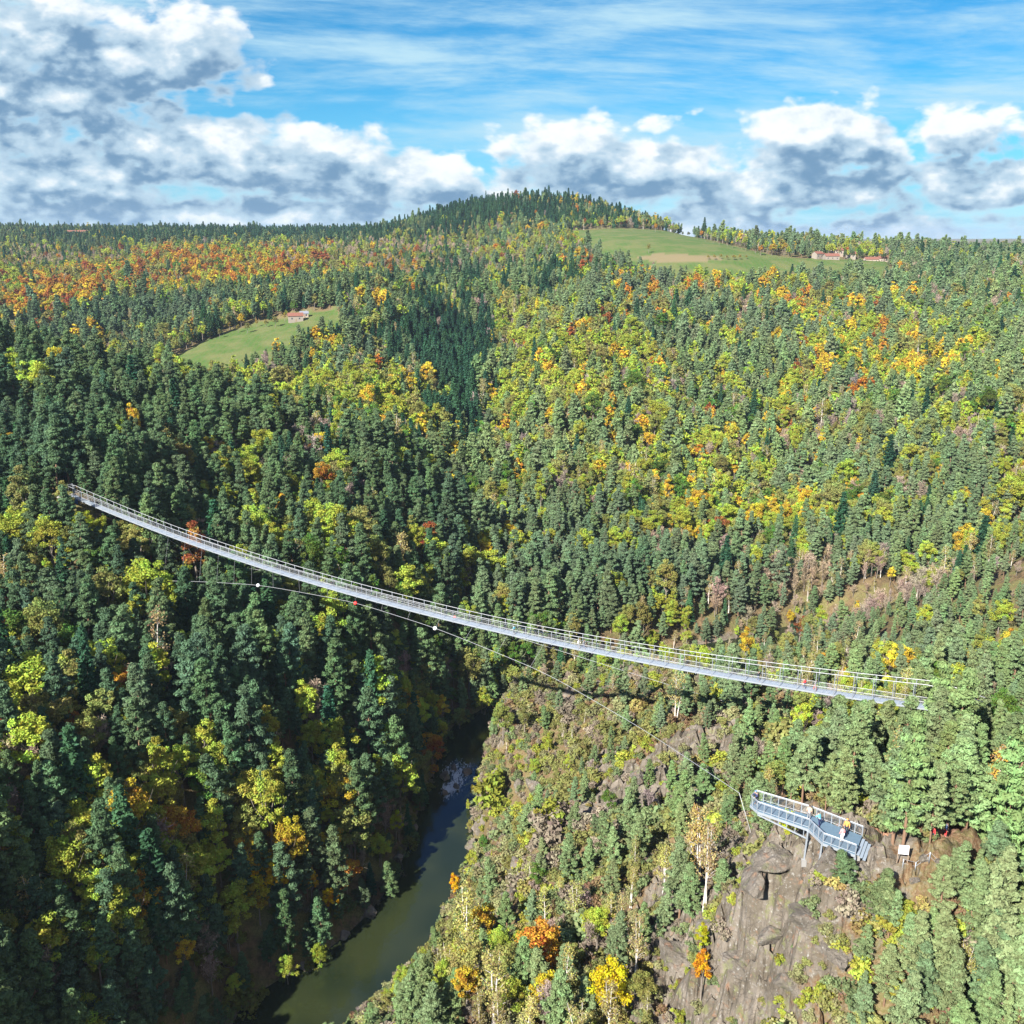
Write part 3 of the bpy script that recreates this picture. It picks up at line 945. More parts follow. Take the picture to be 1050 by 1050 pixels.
    # hill top
    zone(560, 212, 110, 22, dict(spruce=60, leafy=.8, pine=.4), dict(orange=4, rust=6, green=2, yg=.5), 1, 1.0, fr)  # dark spruce and rust mix stands in for cloud shadow on the hill
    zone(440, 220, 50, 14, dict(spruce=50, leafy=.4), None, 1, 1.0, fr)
    zone(430, 255, 100, 22, dict(bare=14, leafy=1.2, spruce=2.5, pine=.5), dict(rust=5, orange=3, olive=2), 1, .9, fr)
    # left valley
    zone(215, 272, 150, 20, dict(leafy=40, pine=.25), dict(orange=40, rust=22, gold=3, yg=.5), 1, 1, fr)
    zone(50, 305, 85, 26, dict(leafy=40, pine=.25), dict(orange=40, rust=18, gold=3, yg=.6), 1, 1, fr)
    zone(130, 325, 90, 16, dict(pine=6, spruce=10, leafy=.15), None, 1, 1, fr)
    zone(290, 300, 60, 14, dict(pine=3, spruce=7, leafy=.6), None, 1, 1, fr)
    zone(230, 395, 100, 20, dict(leafy=8, pine=.35), dict(yg=3, olive=2, green=2), 1, .9, fr)
    zone(140, 352, 60, 14, dict(leafy=3, bare=3), dict(olive=4, gold=2), 1, .8, fr)
    zone(80, 262, 120, 12, dict(bare=10, spruce=4, leafy=.8), dict(olive=3, rust=2), 1, .8, fr)
    zone(130, 240, 190, 10, dict(spruce=40, pine=2, leafy=.3), None, 1, .8, fr)
    zone(300, 240, 110, 8, dict(spruce=40, leafy=.1, bare=.2), None, 1, 1, fr)
    zone(330, 265, 50, 14, dict(bare=4, pine=2), dict(olive=3), 1, .9, fr)

    # clusters of one kind
    for k in KINDS:
        lw[:, KI[k]] += 4.6 * np.where(y > 300, fbm(x, y, 26, 3, 200 + KI[k]), fbm(x, y, 15, 3, 220 + KI[k])) + 2.2 * fbm(x, y, 70, 2, 260 + KI[k])
    pal = pal + 5.0 * np.stack([fbm(x, y, 24, 3, 300 + i) for i in range(len(PALN))], -1)
    kind = np.argmax(lw + RNG.gumbel(size=lw.shape) * 0.8, 1)
    pk = np.argmax(pal + RNG.gumbel(size=pal.shape) * 0.75, 1)

    rock = rockiness(x, y)
    keep = RNG.random(N) < dens * (1 - 0.55 * sstep(0.5, 0.9, rock))
    keep &= d > w / 2 + 1.0
    keep &= ~(in_poly(gx, gy, MEADOW) | in_poly(gx, gy, FIELD))
    small = d < w / 2 + 6

    H0 = np.array([DIMS[k][0] for k in KINDS])[kind]
    sc = hs * np.exp(RNG.normal(0, 0.24, N)) * np.where(RNG.random(N) < 0.08, 0.6, 1.0)
    sc = np.where(kind == KI['shrub'], np.exp(RNG.normal(0, 0.28, N)) * np.where(spur, 1.05, 1.0), sc)
    sc = np.where((y > 900), sc * 0.92, sc)
    sc = np.where(small, sc * 0.7, sc)
    sc = np.clip(sc, 0.35, 1.7)
    wd = sc * np.exp(RNG.normal(0, 0.12, N))
    wd = np.where(kind == KI['pine'], wd * np.where(y < 420, 0.95, 1.05), wd)

    # colour of each tree
    col = np.zeros((N, 3))
    bl = np.clip(0.5 + 2.0 * fbm(x, y, 90, 2, 401) + RNG.normal(0, 0.28, N), 0, 1)[:, None]
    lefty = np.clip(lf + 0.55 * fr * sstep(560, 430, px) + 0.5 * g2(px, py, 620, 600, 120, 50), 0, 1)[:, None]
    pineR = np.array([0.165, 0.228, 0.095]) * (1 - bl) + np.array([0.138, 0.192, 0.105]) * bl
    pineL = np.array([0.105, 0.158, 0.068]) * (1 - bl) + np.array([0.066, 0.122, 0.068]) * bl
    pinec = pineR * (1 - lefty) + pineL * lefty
    spru = np.array([0.030, 0.085, 0.050]) * (1 - bl) + np.array([0.050, 0.115, 0.050]) * bl
    leaf = np.array([PAL[k] for k in PALN])[pk]
    birch = np.array([0.34, 0.32, 0.10]) * (1 - bl) + np.array([0.31, 0.25, 0.12]) * bl
    bare = np.array([0.24, 0.185, 0.165]) * (1 - bl) + np.array([0.30, 0.23, 0.155]) * bl
    shp = np.array([(0.17, 0.17, 0.05), (0.30, 0.29, 0.035), (0.20, 0.19, 0.07), (0.24, 0.15, 0.06), (0.30, 0.22, 0.07), (0.16, 0.19, 0.07)])[pk]
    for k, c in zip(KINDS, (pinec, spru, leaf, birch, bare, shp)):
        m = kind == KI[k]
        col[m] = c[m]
    col *= np.exp(np.clip(RNG.normal(0, 0.12, N), -.25, .2))[:, None]
    col *= np.exp(np.clip(RNG.normal(0, 0.045, (N, 3)), -.08, .08))
    return dict(x=x, y=y, z=z, kind=kind, pk=pk, sc=sc, wd=wd, col=col, keep=keep, spur=spur, left=left, hero=np.zeros(N, bool))


def heath():
    """bushes that cover the rocky spur and fringe the banks"""
    parts = []
    for (x0, x1, y0, y1, st) in ((-30, 80, 70, 150, 1.75), (-22, 85, 150, 250, 1.85), (8, 54, 76, 112, 1.1), (-75, -5, 95, 265, 2.4)):
        gx, gy = np.meshgrid(np.arange(x0, x1, st), np.arange(y0, y1, st))
        parts.append(np.stack([gx.ravel(), gy.ravel()], -1) + RNG.uniform(-.5, .5, (gx.size, 2)) * st)
    n0 = [len(p) for p in parts]
    xy = np.concatenate(parts); x, y = xy[:, 0], xy[:, 1]
    left = np.arange(len(x)) >= sum(n0[:3]); fine = (np.arange(len(x)) >= sum(n0[:2])) & ~left
    d, w, side = river_dist(x, y)
    z = height(x, y)
    px, py, _ = project(np.stack([x, y, z], -1))
    rock = rockiness(x, y)
    e = d - w / 2
    dens = np.where(left, sstep(26, 8, e) * 0.75, 1.0 * (1 - 0.38 * sstep(0.45, 0.85, rock)) * (0.55 + 0.9 * np.clip(fbm(x, y, 11, 3, 71) + .5, 0, 1)))
    dens = dens * np.where(g2(px, py, 810, 960, 90, 80) > 0.5, 1.0, 1.0)
    keep = (RNG.random(len(x)) < dens) & (e > 0.6) & np.where(left, side < 0, side > 0) & ~in_poly(px, py, PATH_VIEW) & ~(in_poly(px, py, PLAT_VIEW))
    x, y, z, left, px, py, rock = (q[keep] for q in (x, y, z, left, px, py, rock)); fine = fine[keep]
    n = len(x)
    sc = np.exp(RNG.normal(-0.05, 0.38, n)) * (1 - 0.30 * sstep(0.4, 0.9, rock)) * np.where(left, 1.2, 1.0) * np.where(fine, 0.72, 1.0)
    pc = np.array([(0.21, 0.21, 0.07), (0.28, 0.30, 0.05), (0.24, 0.235, 0.11), (0.20, 0.135, 0.075), (0.27, 0.225, 0.08), (0.16, 0.20, 0.09), (0.24, 0.20, 0.15)])
    lw = 4.5 * np.stack([fbm(x, y, 13, 3, 500 + i) for i in range(7)], -1) + np.log([.24, .16, .24, .09, .06, .20, .14])
    ci = np.argmax(lw + RNG.gumbel(size=lw.shape) * 0.7, 1)
    col = pc[ci]
    ld = np.array([(0.10, 0.14, 0.05), (0.16, 0.17, 0.04), (0.13, 0.12, 0.08)])[RNG.integers(0, 3, n)]
    col = np.where(left[:, None], ld, col) * np.exp(RNG.normal(0, 0.15, n))[:, None]
    return dict(x=x, y=y, z=z, kind=np.full(n, KI['shrub']), pk=np.zeros(n, int), sc=sc, wd=sc * np.exp(RNG.normal(0.05, 0.15, n)), col=col, keep=np.ones(n, bool), spur=~left, left=left, hero=np.zeros(n, bool))


# views kept open, in photo pixels
RIVER_VIEW = [(482, 752), (455, 790), (442, 830), (428, 880), (402, 935), (350, 985), (290, 1022), (250, 1050), (345, 1050), (395, 1000), (440, 962), (456, 905), (474, 880), (474, 830), (484, 790), (497, 745)]
PLAT_VIEW = [(764, 806), (790, 804), (884, 842), (892, 886), (868, 890), (845, 885), (820, 870), (764, 838)]
PATH_VIEW = [(884, 868), (925, 858), (955, 862), (985, 845), (1003, 850), (1000, 872), (985, 890), (955, 915), (925, 905)]
ROCK_VIEW = [(760, 890), (850, 880), (870, 935), (880, 1000), (830, 1035), (700, 1040), (690, 980), (740, 925)]
HOUSE_VIEW = [(292, 314), (320, 312), (320, 329), (292, 331)]
HAMLET_VIEW = [(835, 258), (862, 258), (862, 265), (835, 265)]
BARN_VIEW = [(66, 226), (94, 226), (94, 236), (66, 236)]
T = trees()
_h = heath()
T = {k: np.concatenate([T[k], _h[k]]) for k in T}

# single trees one can pick out in the photograph: kind, column and row of the foot, height, palette or colour, label
HEROES = [
    ('pine', 916, 866, 12.5, (0.14, 0.20, 0.095), 1.15, 'broad grey-green pine standing just behind the landward end of the viewing platform'),
    ('pine', 866, 912, 4.2, (0.10, 0.15, 0.07), 1.5, 'small round pine on the rock right below the viewing platform'),
    ('pine', 900, 955, 6.5, (0.12, 0.16, 0.07), 1.3, 'low bushy pine on the rock below the earth path'),
    ('pine', 965, 828, 11, (0.15, 0.19, 0.07), 1.15, 'yellow-tinged pine behind the earth path, left of the white birch trunks'),
    ('birch', 1012, 852, 11, (0.42, 0.27, 0.06), 1.0, 'white-stemmed birch with thin orange leaves beside the earth path'),
    ('birch', 1022, 858, 12, (0.36, 0.25, 0.10), 0.9, 'leaning white birch trunk at the right end of the earth path'),
    ('leafy', 1000, 705, 8, PAL['orange'], 0.9, 'round bright orange tree on the right slope near the bridge end'),
    ('leafy', 1034, 700, 12, PAL['yg'], 1.15, 'large yellow tree right of the round orange tree'),
    ('leafy', 1025, 650, 11, PAL['yg'], 1.15, 'broad lemon-yellow tree at the right edge, above the round orange tree'),
    ('leafy', 965, 716, 7.5, PAL['gold'], 0.85, 'golden tree behind the right end of the footbridge'),
    ('leafy', 918, 736, 6.5, PAL['yg'], 0.75, 'yellow-green tree in front of the right end of the footbridge'),
    ('leafy', 878, 640, 8, PAL['gold'], 1.0, 'golden dome-shaped tree above the right part of the footbridge'),
    ('leafy', 466, 925, 7, (0.60, 0.33, 0.015), 0.75, 'golden tree with bare top branches on the right bank of the river'),
    ('leafy', 407, 868, 9, (0.34, 0.38, 0.02), 0.85, 'lone yellow-green tree above the left bank at the river bend'),
    ('leafy', 280, 925, 12, (0.58, 0.37, 0.015), 1.1, 'big golden tree above the left bank of the river, largest of the golden ones'),
    ('leafy', 338, 945, 7, (0.60, 0.38, 0.015), 0.85, 'low golden tree right at the left bank of the river'),
    ('leafy', 320, 925, 7, (0.55, 0.36, 0.02), 0.8, 'small golden tree beside the biggest golden tree over the river'),
    ('leafy', 88, 560, 11, (0.28, 0.30, 0.03), 0.95, 'yellow-green tree right under the left end of the footbridge'),
    ('leafy', 140, 532, 9, (0.16, 0.20, 0.03), 0.9, 'round green tree behind the left end of the footbridge'),
    ('leafy', 366, 592, 8, (0.62, 0.38, 0.015), 0.8, 'bright golden tree standing just above the left half of the footbridge'),
    ('leafy', 408, 588, 7, (0.60, 0.36, 0.015), 0.85, 'low bright golden tree above the footbridge, right of a similar one'),
    ('leafy', 490, 615, 13, (0.34, 0.31, 0.03), 0.75, 'tall slim yellow-green tree above the middle of the footbridge'),
    ('leafy', 690, 512, 11, (0.58, 0.27, 0.02), 1.2, 'orange-gold tree on the far slope above the middle of the footbridge'),
    ('leafy', 712, 540, 13, (0.46, 0.38, 0.02), 0.8, 'tall bright yellow tree right of the orange-gold one on far slope'),
    ('leafy', 680, 522, 7, (0.34, 0.10, 0.02), 1.0, 'dark rust-coloured tree at the foot of the orange-gold one'),
    ('leafy', 625, 1050, 9, (0.50, 0.40, 0.02), 1.1, 'bright yellow tree at the middle of the bottom edge'),
    ('leafy', 560, 1045, 8, (0.44, 0.34, 0.03), 1.0, 'yellow tree at the bottom edge, left of the brightest yellow one'),
    ('leafy', 718, 1030, 6, (0.50, 0.24, 0.02), 0.9, 'orange-yellow bush-like tree at the foot of the grey rock face'),
    ('leafy', 716, 1015, 4.5, (0.36, 0.36, 0.02), 0.9, 'small yellow-green tree on the grey rock left of the platform'),
    ('leafy', 700, 800, 0.1, PAL['yg'], 1.0, ''),
    ('leafy', 808, 872, 4.5, (0.38, 0.40, 0.02), 1.0, 'small yellow-green tree beneath the tip of the viewing platform'),
    ('birch', 716, 925, 13, (0.38, 0.28, 0.10), 0.9, 'tall birch with a white trunk left of the rock face'),
    ('birch', 724, 935, 12, (0.34, 0.26, 0.12), 0.8, 'slim white-trunked birch just right of the tallest one'),
    ('birch', 575, 1040, 11, (0.36, 0.32, 0.10), 0.8, 'thin pale birch rising from the bottom edge left of centre'),
    ('birch', 632, 985, 11, (0.34, 0.28, 0.12), 0.8, 'thin nearly leafless birch on the spur below the bridge'),
    ('birch', 706, 900, 10, (0.36, 0.29, 0.12), 0.8, 'crooked white birch in front of the viewing platform side slope'),
    ('birch', 653, 1010, 10, (0.34, 0.28, 0.12), 0.8, 'pale birch stem low on the spur'),
    ('pine', 72, 495, 15, (0.085, 0.13, 0.06), 0.6, 'lone tall pine with a bare orange trunk by the left bridge end'),
    ('bare', 138, 600, 10, (0.34, 0.29, 0.20), 1.0, 'leafless pale tree under the left end of the footbridge'),
    ('bare', 650, 545, 9, (0.30, 0.25, 0.23), 1.1, 'grey leafless tree on the far slope below the tall bright yellow one'),
    ('leafy', 665, 260, 9, (0.22, 0.19, 0.05), 1.0, 'single olive tree standing alone in the hilltop field'),
    ('leafy', 672, 238, 11, (0.42, 0.19, 0.03), 1.0, 'orange tree at the right end of the hilltop wood'),
    ('leafy', 692, 241, 7, (0.10, 0.12, 0.06), 0.8, 'first small dark tree on the field crest right of hill wood'),
    ('leafy', 700, 242.5, 6, (0.10, 0.12, 0.06), 0.7, 'second small dark tree on the field crest right of hill wood'),
    ('leafy', 706, 243.5, 7, (0.10, 0.11, 0.06), 0.8, 'third small dark tree on the field crest right of hill wood'),
    ('leafy', 715, 246, 6, (0.12, 0.12, 0.07), 0.8, 'last small dark tree on the field crest right of hill wood'),
    ('leafy', 780, 262, 11, (0.42, 0.18, 0.03), 1.0, 'rust-orange tree at the left end of the tree clump in the field'),
    ('leafy', 792, 262, 13, (0.38, 0.25, 0.04), 1.1, 'tall tan-gold tree in the middle of the field clump'),
    ('leafy', 804, 262, 13, (0.36, 0.23, 0.05), 1.1, 'tan-gold tree right of the tallest in the field clump'),
    ('leafy', 814, 262, 10, (0.40, 0.22, 0.03), 1.0, 'orange-tan tree at the right end of the field clump'),
]
for (hx, hy, hh, c) in [(216 + 9.5 * i, 347 - 1.9 * i + 2.5 * math.sin(i * 2.1), 5.5 + 2.5 * ((i * 7) % 5) / 5, [(0.26, 0.22, 0.06), (0.20, 0.19, 0.06), (0.34, 0.25, 0.06)][i % 3]) for i in range(-3, 9)]:
    HEROES.append(('leafy', hx, hy, hh, c, 1.25, 'hedge tree along the upper edge of the left meadow, %s' % ('%d%% across the photo' % round(hx / 10.5))))
for (hx, hy, hh) in [(905, 958, 6), (932, 1010, 8), (962, 1018, 9), (990, 962, 8.5), (1012, 1006, 9), (962, 950, 7), (1042, 940, 10), (1032, 1045, 9), (1000, 1048, 9), (940, 1045, 8), (905, 1035, 6.5), (1046, 990, 10), (1018, 925, 9), (882, 1000, 5), (975, 925, 6.5)]:
    HEROES.append(('pine', hx, hy, hh, [(0.15, 0.20, 0.09), (0.12, 0.18, 0.09), (0.18, 0.22, 0.10)][hx % 3], 1.15, 'grey-green pine below the earth path, %.1f%% across and %.1f%% down the photo' % (hx / 10.5, (hy - hh * 3.4) / 10.5)))
for i in range(9):
    HEROES.append(('leafy', 724 + 7 * i + 2 * math.sin(i * 3.0), 248 + 1.6 * i, 5.5 + 3 * ((i * 5) % 4) / 4, (0.13, 0.13, 0.06), 1.1, 'dark hedge tree on the crest of the hilltop field, %.1f%% across the photo' % (72.4 * 0.9524 + 0.667 * i)))
for i in range(7):
    HEROES.append(('leafy', 726 + 6.5 * i, 266.5 + 0.5 * math.sin(i * 2.0), 4 + 1.5 * ((i * 5) % 3) / 3, (0.28, 0.22, 0.06), 1.4, 'low tan bush in the hedge across the hilltop field, %.1f%% across the photo' % (69.1 + 0.62 * i)))
for i in range(8):
    HEROES.append(('leafy', 866 + 8 * i, 266 + 0.8 * (i % 3), 8 + 3 * ((i * 5) % 4) / 4, (0.08, 0.12, 0.05), 1.1, 'dark tree among the houses of the hamlet, %.1f%% across the photo' % (82.5 + 0.76 * i)))
HLAB = {}
for q in HEROES:
    if not q[6]: continue
    k, hx, hy, hh, c, wf, lab = q
    p = ray_hit(hx, hy)
    s = hh / DIMS[k][0]
    for key, val in (('x', p[0]), ('y', p[1]), ('z', p[2]), ('kind', KI[k]), ('pk', 0), ('sc', s), ('wd', s * wf), ('keep', True), ('spur', False), ('left', False), ('hero', True)):
        T[key] = np.append(T[key], np.array([val]).astype(T[key].dtype))
    T['col'] = np.vstack([T['col'], np.array(c)[None]])
    HLAB[len(T['x']) - 1] = lab

# ---- keep the bridge, the platform, the path and the river in view, as they are in the photograph

def clear_views(final):
    n = len(T['x'])
    H = np.array([DIMS[k][0] for k in KINDS])[T['kind']] * T['sc']
    R = np.array([DIMS[k][1] for k in KINDS])[T['kind']] * T['wd']
    tt = np.linspace(0, 1, 120)
    dk = deck_pt(tt)
    bx, by, _ = project(dk)
    tx, ty, _ = project(dk + [0, 0, 2.6])
    hero = T['hero']
    drop = np.zeros(n, bool)
    for fz, fx in [(a_, b_ * (1.0 if a_ < 0.7 else 0.75 if a_ < 0.9 else 0.3)) for a_ in (.25, .37, .48, .58, .68, .78, .88, .97) for b_ in (-.95, -.5, 0, .5, .95)]:
        P = np.stack([T['x'] + R * fx, T['y'], T['z'] + H * fz], -1)
        px, py, dep = project(P)
        for pv, ym in ((HOUSE_VIEW, 750), (HAMLET_VIEW, 1000), (BARN_VIEW, 1680)):
            drop |= in_poly(px, py, pv) & (T['y'] < ym) & ~hero
        drop |= in_poly(px, py, RIVER_VIEW) & (T['y'] < 290) & ~hero
        drop |= in_poly(px, py, PLAT_VIEW) & (T['y'] < 91) & ~hero
        drop |= in_poly(px, py, PATH_VIEW) & (T['y'] < 97) & ~hero
        drop |= in_poly(px, py, ROCK_VIEW) & (T['y'] < 95) & (T['kind'] != KI['shrub']) & ~hero
        yb = np.interp(px, bx, by); ytp = np.interp(px, tx, ty); Yd = np.interp(px, bx, dk[:, 1])
        drop |= (px > bx[0] + 8) & (px < 962) & (py > ytp) & (py < yb + np.where(px > 912, -7, 1.5)) & (T['y'] < Yd + 3) & ~hero
    # nothing grows through the deck or the platform
    a = BR[:2] - BL[:2]
    t = ((T['x'] - BL[0]) * a[0] + (T['y'] - BL[1]) * a[1]) / (a @ a)
    off = np.abs((T['x'] - BL[0]) * a[1] - (T['y'] - BL[1]) * a[0]) / np.linalg.norm(a)
    zd = BL[2] - 4 * SAG * np.clip(t, 0, 1) * (1 - np.clip(t, 0, 1))
    drop |= (t > -0.04) & (t < 1.04) & (off < R + 1.4) & (T['z'] + H > zd - 0.5) & ~hero
    pl = at_z(835, 850, 80.0)
    drop |= (np.hypot((T['x'] - pl[0]) / 9.5, (T['y'] - pl[1]) / 4.5) < 1) & ~hero
    if final:
        T['keep'] &= ~drop
    else:                                # smaller trees first, then none
        T['sc'] = np.where(drop, T['sc'] * 0.55, T['sc']); T['wd'] = np.where(drop, T['wd'] * 0.6, T['wd'])
    T['H'] = H; T['R'] = R


clear_views(False)
clear_views(True)
for k in list(T):
    if k != 'keep':
        T[k] = T[k]
_idx = np.nonzero(T['keep'])[0]
HL2 = {int(np.searchsorted(_idx, i)): l for i, l in HLAB.items() if T['keep'][i]}
T = {k: v[_idx] for k, v in T.items()}


def visibility():
    """roughly how many pixels of each tree show (half-size buffer), after the hills have hidden what they hide"""
    n = len(T['x'])
    top = np.stack([T['x'], T['y'], T['z'] + T['H']], -1)
    hidden = np.zeros(n, bool)
    for f in np.linspace(0.12, 0.97, 48):
        q = top * f + np.array([0, 0, CAMZ]) * (1 - f)
        hidden |= (base_height(q[:, 0], q[:, 1]) > q[:, 2] + 3.5) & (T['y'] * (1 - f) > 12)
    cx, cy, dep = project(np.stack([T['x'], T['y'], T['z'] + T['H'] * 0.58], -1))
    rx = np.maximum(T['R'] / dep * F / 2, 0.6); ry = np.maximum(T['H'] * 0.42 / dep * F / 2 * 0.95, 0.7)
    cx = cx / 2; cy = cy / 2
    buf = np.zeros((525, 525), bool)
    vis = np.zeros(n)
    for i in np.argsort(dep):
        if hidden[i]: continue
        x0 = max(int(cx[i] - rx[i]), 0); x1 = min(int(cx[i] + rx[i]) + 1, 525); y0 = max(int(cy[i] - ry[i]), 0); y1 = min(int(cy[i] + ry[i]) + 1, 525)
        if x0 >= x1 or y0 >= y1: continue
        yy, xx = np.mgrid[y0:y1, x0:x1]
        m = (((xx + .5 - cx[i]) / rx[i]) ** 2 + ((yy + .5 - cy[i]) / ry[i]) ** 2 <= 1) & ~buf[y0:y1, x0:x1]
        vis[i] = m.sum() * 4
        buf[y0:y1, x0:x1] |= m
    return vis, hidden, cx * 2, cy * 2, ry * 4


VIS, HID, PX, PY, PH = visibility()


def colour_word(kind, c):
    r, g, b = c
    if kind in ('pine', 'spruce'):
        if kind == 'spruce': return 'dark green'
        if b / g > 0.56: return 'blue-green'
        if g > 0.165: return 'pale grey-green'
        return 'olive-green' if r / g > 0.76 else 'grey-green'
    if kind == 'bare': return 'tan' if b / r < 0.6 else 'grey'
    if g > r * 1.25: return 'green'
    if r > 0.38 and g / r < 0.5: return 'orange'
    if g / r < 0.42: return 'rust-brown'
    if g / r < 0.72: return 'golden' if r > 0.3 else 'brownish'
    if r < 0.23: return 'olive'
    return 'yellow-green' if g / r > 0.86 else 'yellow'


def place_words(i):
    x, y, px, py = T['x'][i], T['y'][i], PX[i], PY[i]
    if T['y'][i] > 1250 and px > 380 and px < 670: return 'on the wooded hilltop'
    if T['y'][i] > 850 and px < 400: return 'on the left plateau'
    if T['y'][i] > 850: return 'along the far field'
    if y > 480 and px < 430: return 'in the left valley'
    if y > 300 and px > 500 and not T['spur'][i]: return 'on the right hillside'
    if y > 360: return 'around the dark ravine'
    if T['spur'][i] or x > 0:
        if px > 850: return 'on the right slope'
        return 'on the rocky spur'
    return 'on the left slope'


def size_word(i):
    r = T['wd'][i] / T['sc'][i]
    if T['sc'][i] > 1.2: return 'tall '
    if r < 0.86: return 'slim '
    if r > 1.16: return 'broad '
    return ''


GROUPS = dict(pine='pines on the gorge slopes', spruce='dark spruces in the forest', leafy='autumn broadleaf trees in the forest', birch='birches with white stems',
              bare='leafless trees in the forest', shrub='shrubs on the rocky spur')


def build_forest():
    n = len(T['x'])
    solo = np.zeros(n, bool)
    used = set()
    inframe = (PX > 2) & (PX < 1048) & (PY > 2) & (PY < 1048)
    for k in KINDS:
        m = np.nonzero((T['kind'] == KI[k]) & (VIS > 20) & ~HID & inframe)[0]
        m = m[np.argsort(-(VIS[m] + 1e6 * T['hero'][m]))][:300]
        solo[m] = True
        for j, i in enumerate(m):
            v = int(RNG.integers(NVAR[k]))
            if T['hero'][i]:
                v = {('leafy', 1): 1}.get((k, 0), v)
            rz = RNG.random() * 2 * PI
            s = (T['wd'][i], T['wd'][i], T['sc'][i])
            loc = (T['x'][i], T['y'][i], T['z'][i])
            tc = [float(c) for c in T['col'][i]]
            if PH[i] > 22 or T['hero'][i]:
                o = link(OBJN[k], None, None, loc, rz)
                c = link('crown', PARTS[k][v][0], o); c['tcol'] = tc
                link('trunk' if k != 'shrub' else 'stem', PARTS[k][v][1], o)
            else:
                o = link(OBJN[k], JOINT[k][v], None, loc, rz); o['tcol'] = tc
            o.scale = [float(a) for a in s]
            if i in HL2:
                lab = HL2[i]
            else:
                a = '%s%s %s %s' % (size_word(i), colour_word(k, tc), KINDW[k], place_words(i))
                X, Y = PX[i] / 10.5, PY[i] / 10.5
                lab = '%s, %d%% across, %d%% down the photo' % (a, round(X), round(Y))
                if lab in used:
                    lab = '%s, %.1f%% across, %.1f%% down the photo' % (a, X, Y)
            used.add(lab)
            tag(o, lab[0].lower() + lab[1:], KINDW[k], GROUPS[k])
    # the rest of the forest, one object a kind
    SL = dict(pine='mass of further pines filling the wooded slopes', spruce='mass of further dark spruces filling the ravine and ridges', leafy='mass of further yellow and orange broadleaf trees on the slopes',
              birch='mass of further thin birches among the pines', bare='mass of further grey leafless trees on the slopes', shrub='low bushes and heath covering the rocky spur')
    SN = dict(pine='pine_forest', spruce='spruce_forest', leafy='broadleaf_forest', birch='birch_wood', bare='bare_wood', shrub='undergrowth')
    for k in KINDS:
        m = np.nonzero((T['kind'] == KI[k]) & ~solo & ~HID)[0]
        if len(m) == 0: continue
        stuff(SN[k], k, np.stack([T['x'][m], T['y'][m], T['z'][m]], -1), T['wd'][m], T['sc'][m], T['col'][m], SL[k])
    print('TREES', n, 'hidden', int(HID.sum()), 'solo', int(solo.sum()))


def stuff(name, k, pos, wd, sc, col, label):
    n = len(pos)
    me = bpy.data.meshes.new(name)
    me.vertices.add(n); me.vertices.foreach_set('co', pos.astype(np.float32).ravel())
    nn = NVAR[k]
    far = pos[:, 1] > 430
    v = RNG.integers(0, nn, n)
    if FARM[k]:
        v = np.where(far, nn + RNG.integers(0, len(FARM[k]), n), v)
    def attr(nm, ty, fld, a):
        x = me.attributes.new(nm, ty, 'POINT'); x.data.foreach_set(fld, a)
    attr('variant', 'INT', 'value', v.astype(np.int32))
    attr('turn', 'FLOAT_VECTOR', 'vector', np.stack([RNG.normal(0, .04, n), RNG.normal(0, .04, n), RNG.random(n) * 6.283], -1).astype(np.float32).ravel())
    attr('size', 'FLOAT_VECTOR', 'vector', np.stack([wd, wd, sc], -1).astype(np.float32).ravel())
    attr('tcol', 'FLOAT_VECTOR', 'vector', col.astype(np.float32).ravel())
    o = link(name, me)
    ng = bpy.data.node_groups.new(name, 'GeometryNodeTree')
    ng.interface.new_socket('Geometry', in_out='INPUT', socket_type='NodeSocketGeometry')
    ng.interface.new_socket('Geometry', in_out='OUTPUT', socket_type='NodeSocketGeometry')
    gi = ng.nodes.new('NodeGroupInput'); go = ng.nodes.new('NodeGroupOutput')
    jn = ng.nodes.new('GeometryNodeJoinGeometry')
    def named(nm, ty):
        a = ng.nodes.new('GeometryNodeInputNamedAttribute'); a.data_type = ty; a.inputs[0].default_value = nm
        return next(s for s in a.outputs if s.enabled and s.name == 'Attribute')
    tv, ts, ti = named('turn', 'FLOAT_VECTOR'), named('size', 'FLOAT_VECTOR'), named('variant', 'INT')
    for i, src in enumerate(JOINT[k] + FARM[k]):
        if not (v == i).any(): continue
        so = bpy.data.objects.new(OBJN[k], src)          # tree model, never placed in the scene itself
        oi = ng.nodes.new('GeometryNodeObjectInfo'); oi.inputs['Object'].default_value = so
        oi.inputs['As Instance'].default_value = True
        cmp_ = ng.nodes.new('FunctionNodeCompare'); cmp_.data_type = 'INT'; cmp_.operation = 'EQUAL'
        ng.links.new(ti, cmp_.inputs[2]); cmp_.inputs[3].default_value = i
        ip = ng.nodes.new('GeometryNodeInstanceOnPoints')
        ng.links.new(gi.outputs[0], ip.inputs['Points']); ng.links.new(cmp_.outputs[0], ip.inputs['Selection'])
        ng.links.new(oi.outputs['Geometry'], ip.inputs['Instance'])
        ng.links.new(tv, ip.inputs['Rotation']); ng.links.new(ts, ip.inputs['Scale'])
        ng.links.new(ip.outputs[0], jn.inputs[0])
    ng.links.new(jn.outputs[0], go.inputs[0])
    md = o.modifiers.new('plants', 'NODES'); md.node_group = ng
    tag(o, label, 'forest' if k != 'shrub' else 'undergrowth', kind='stuff')
    return o
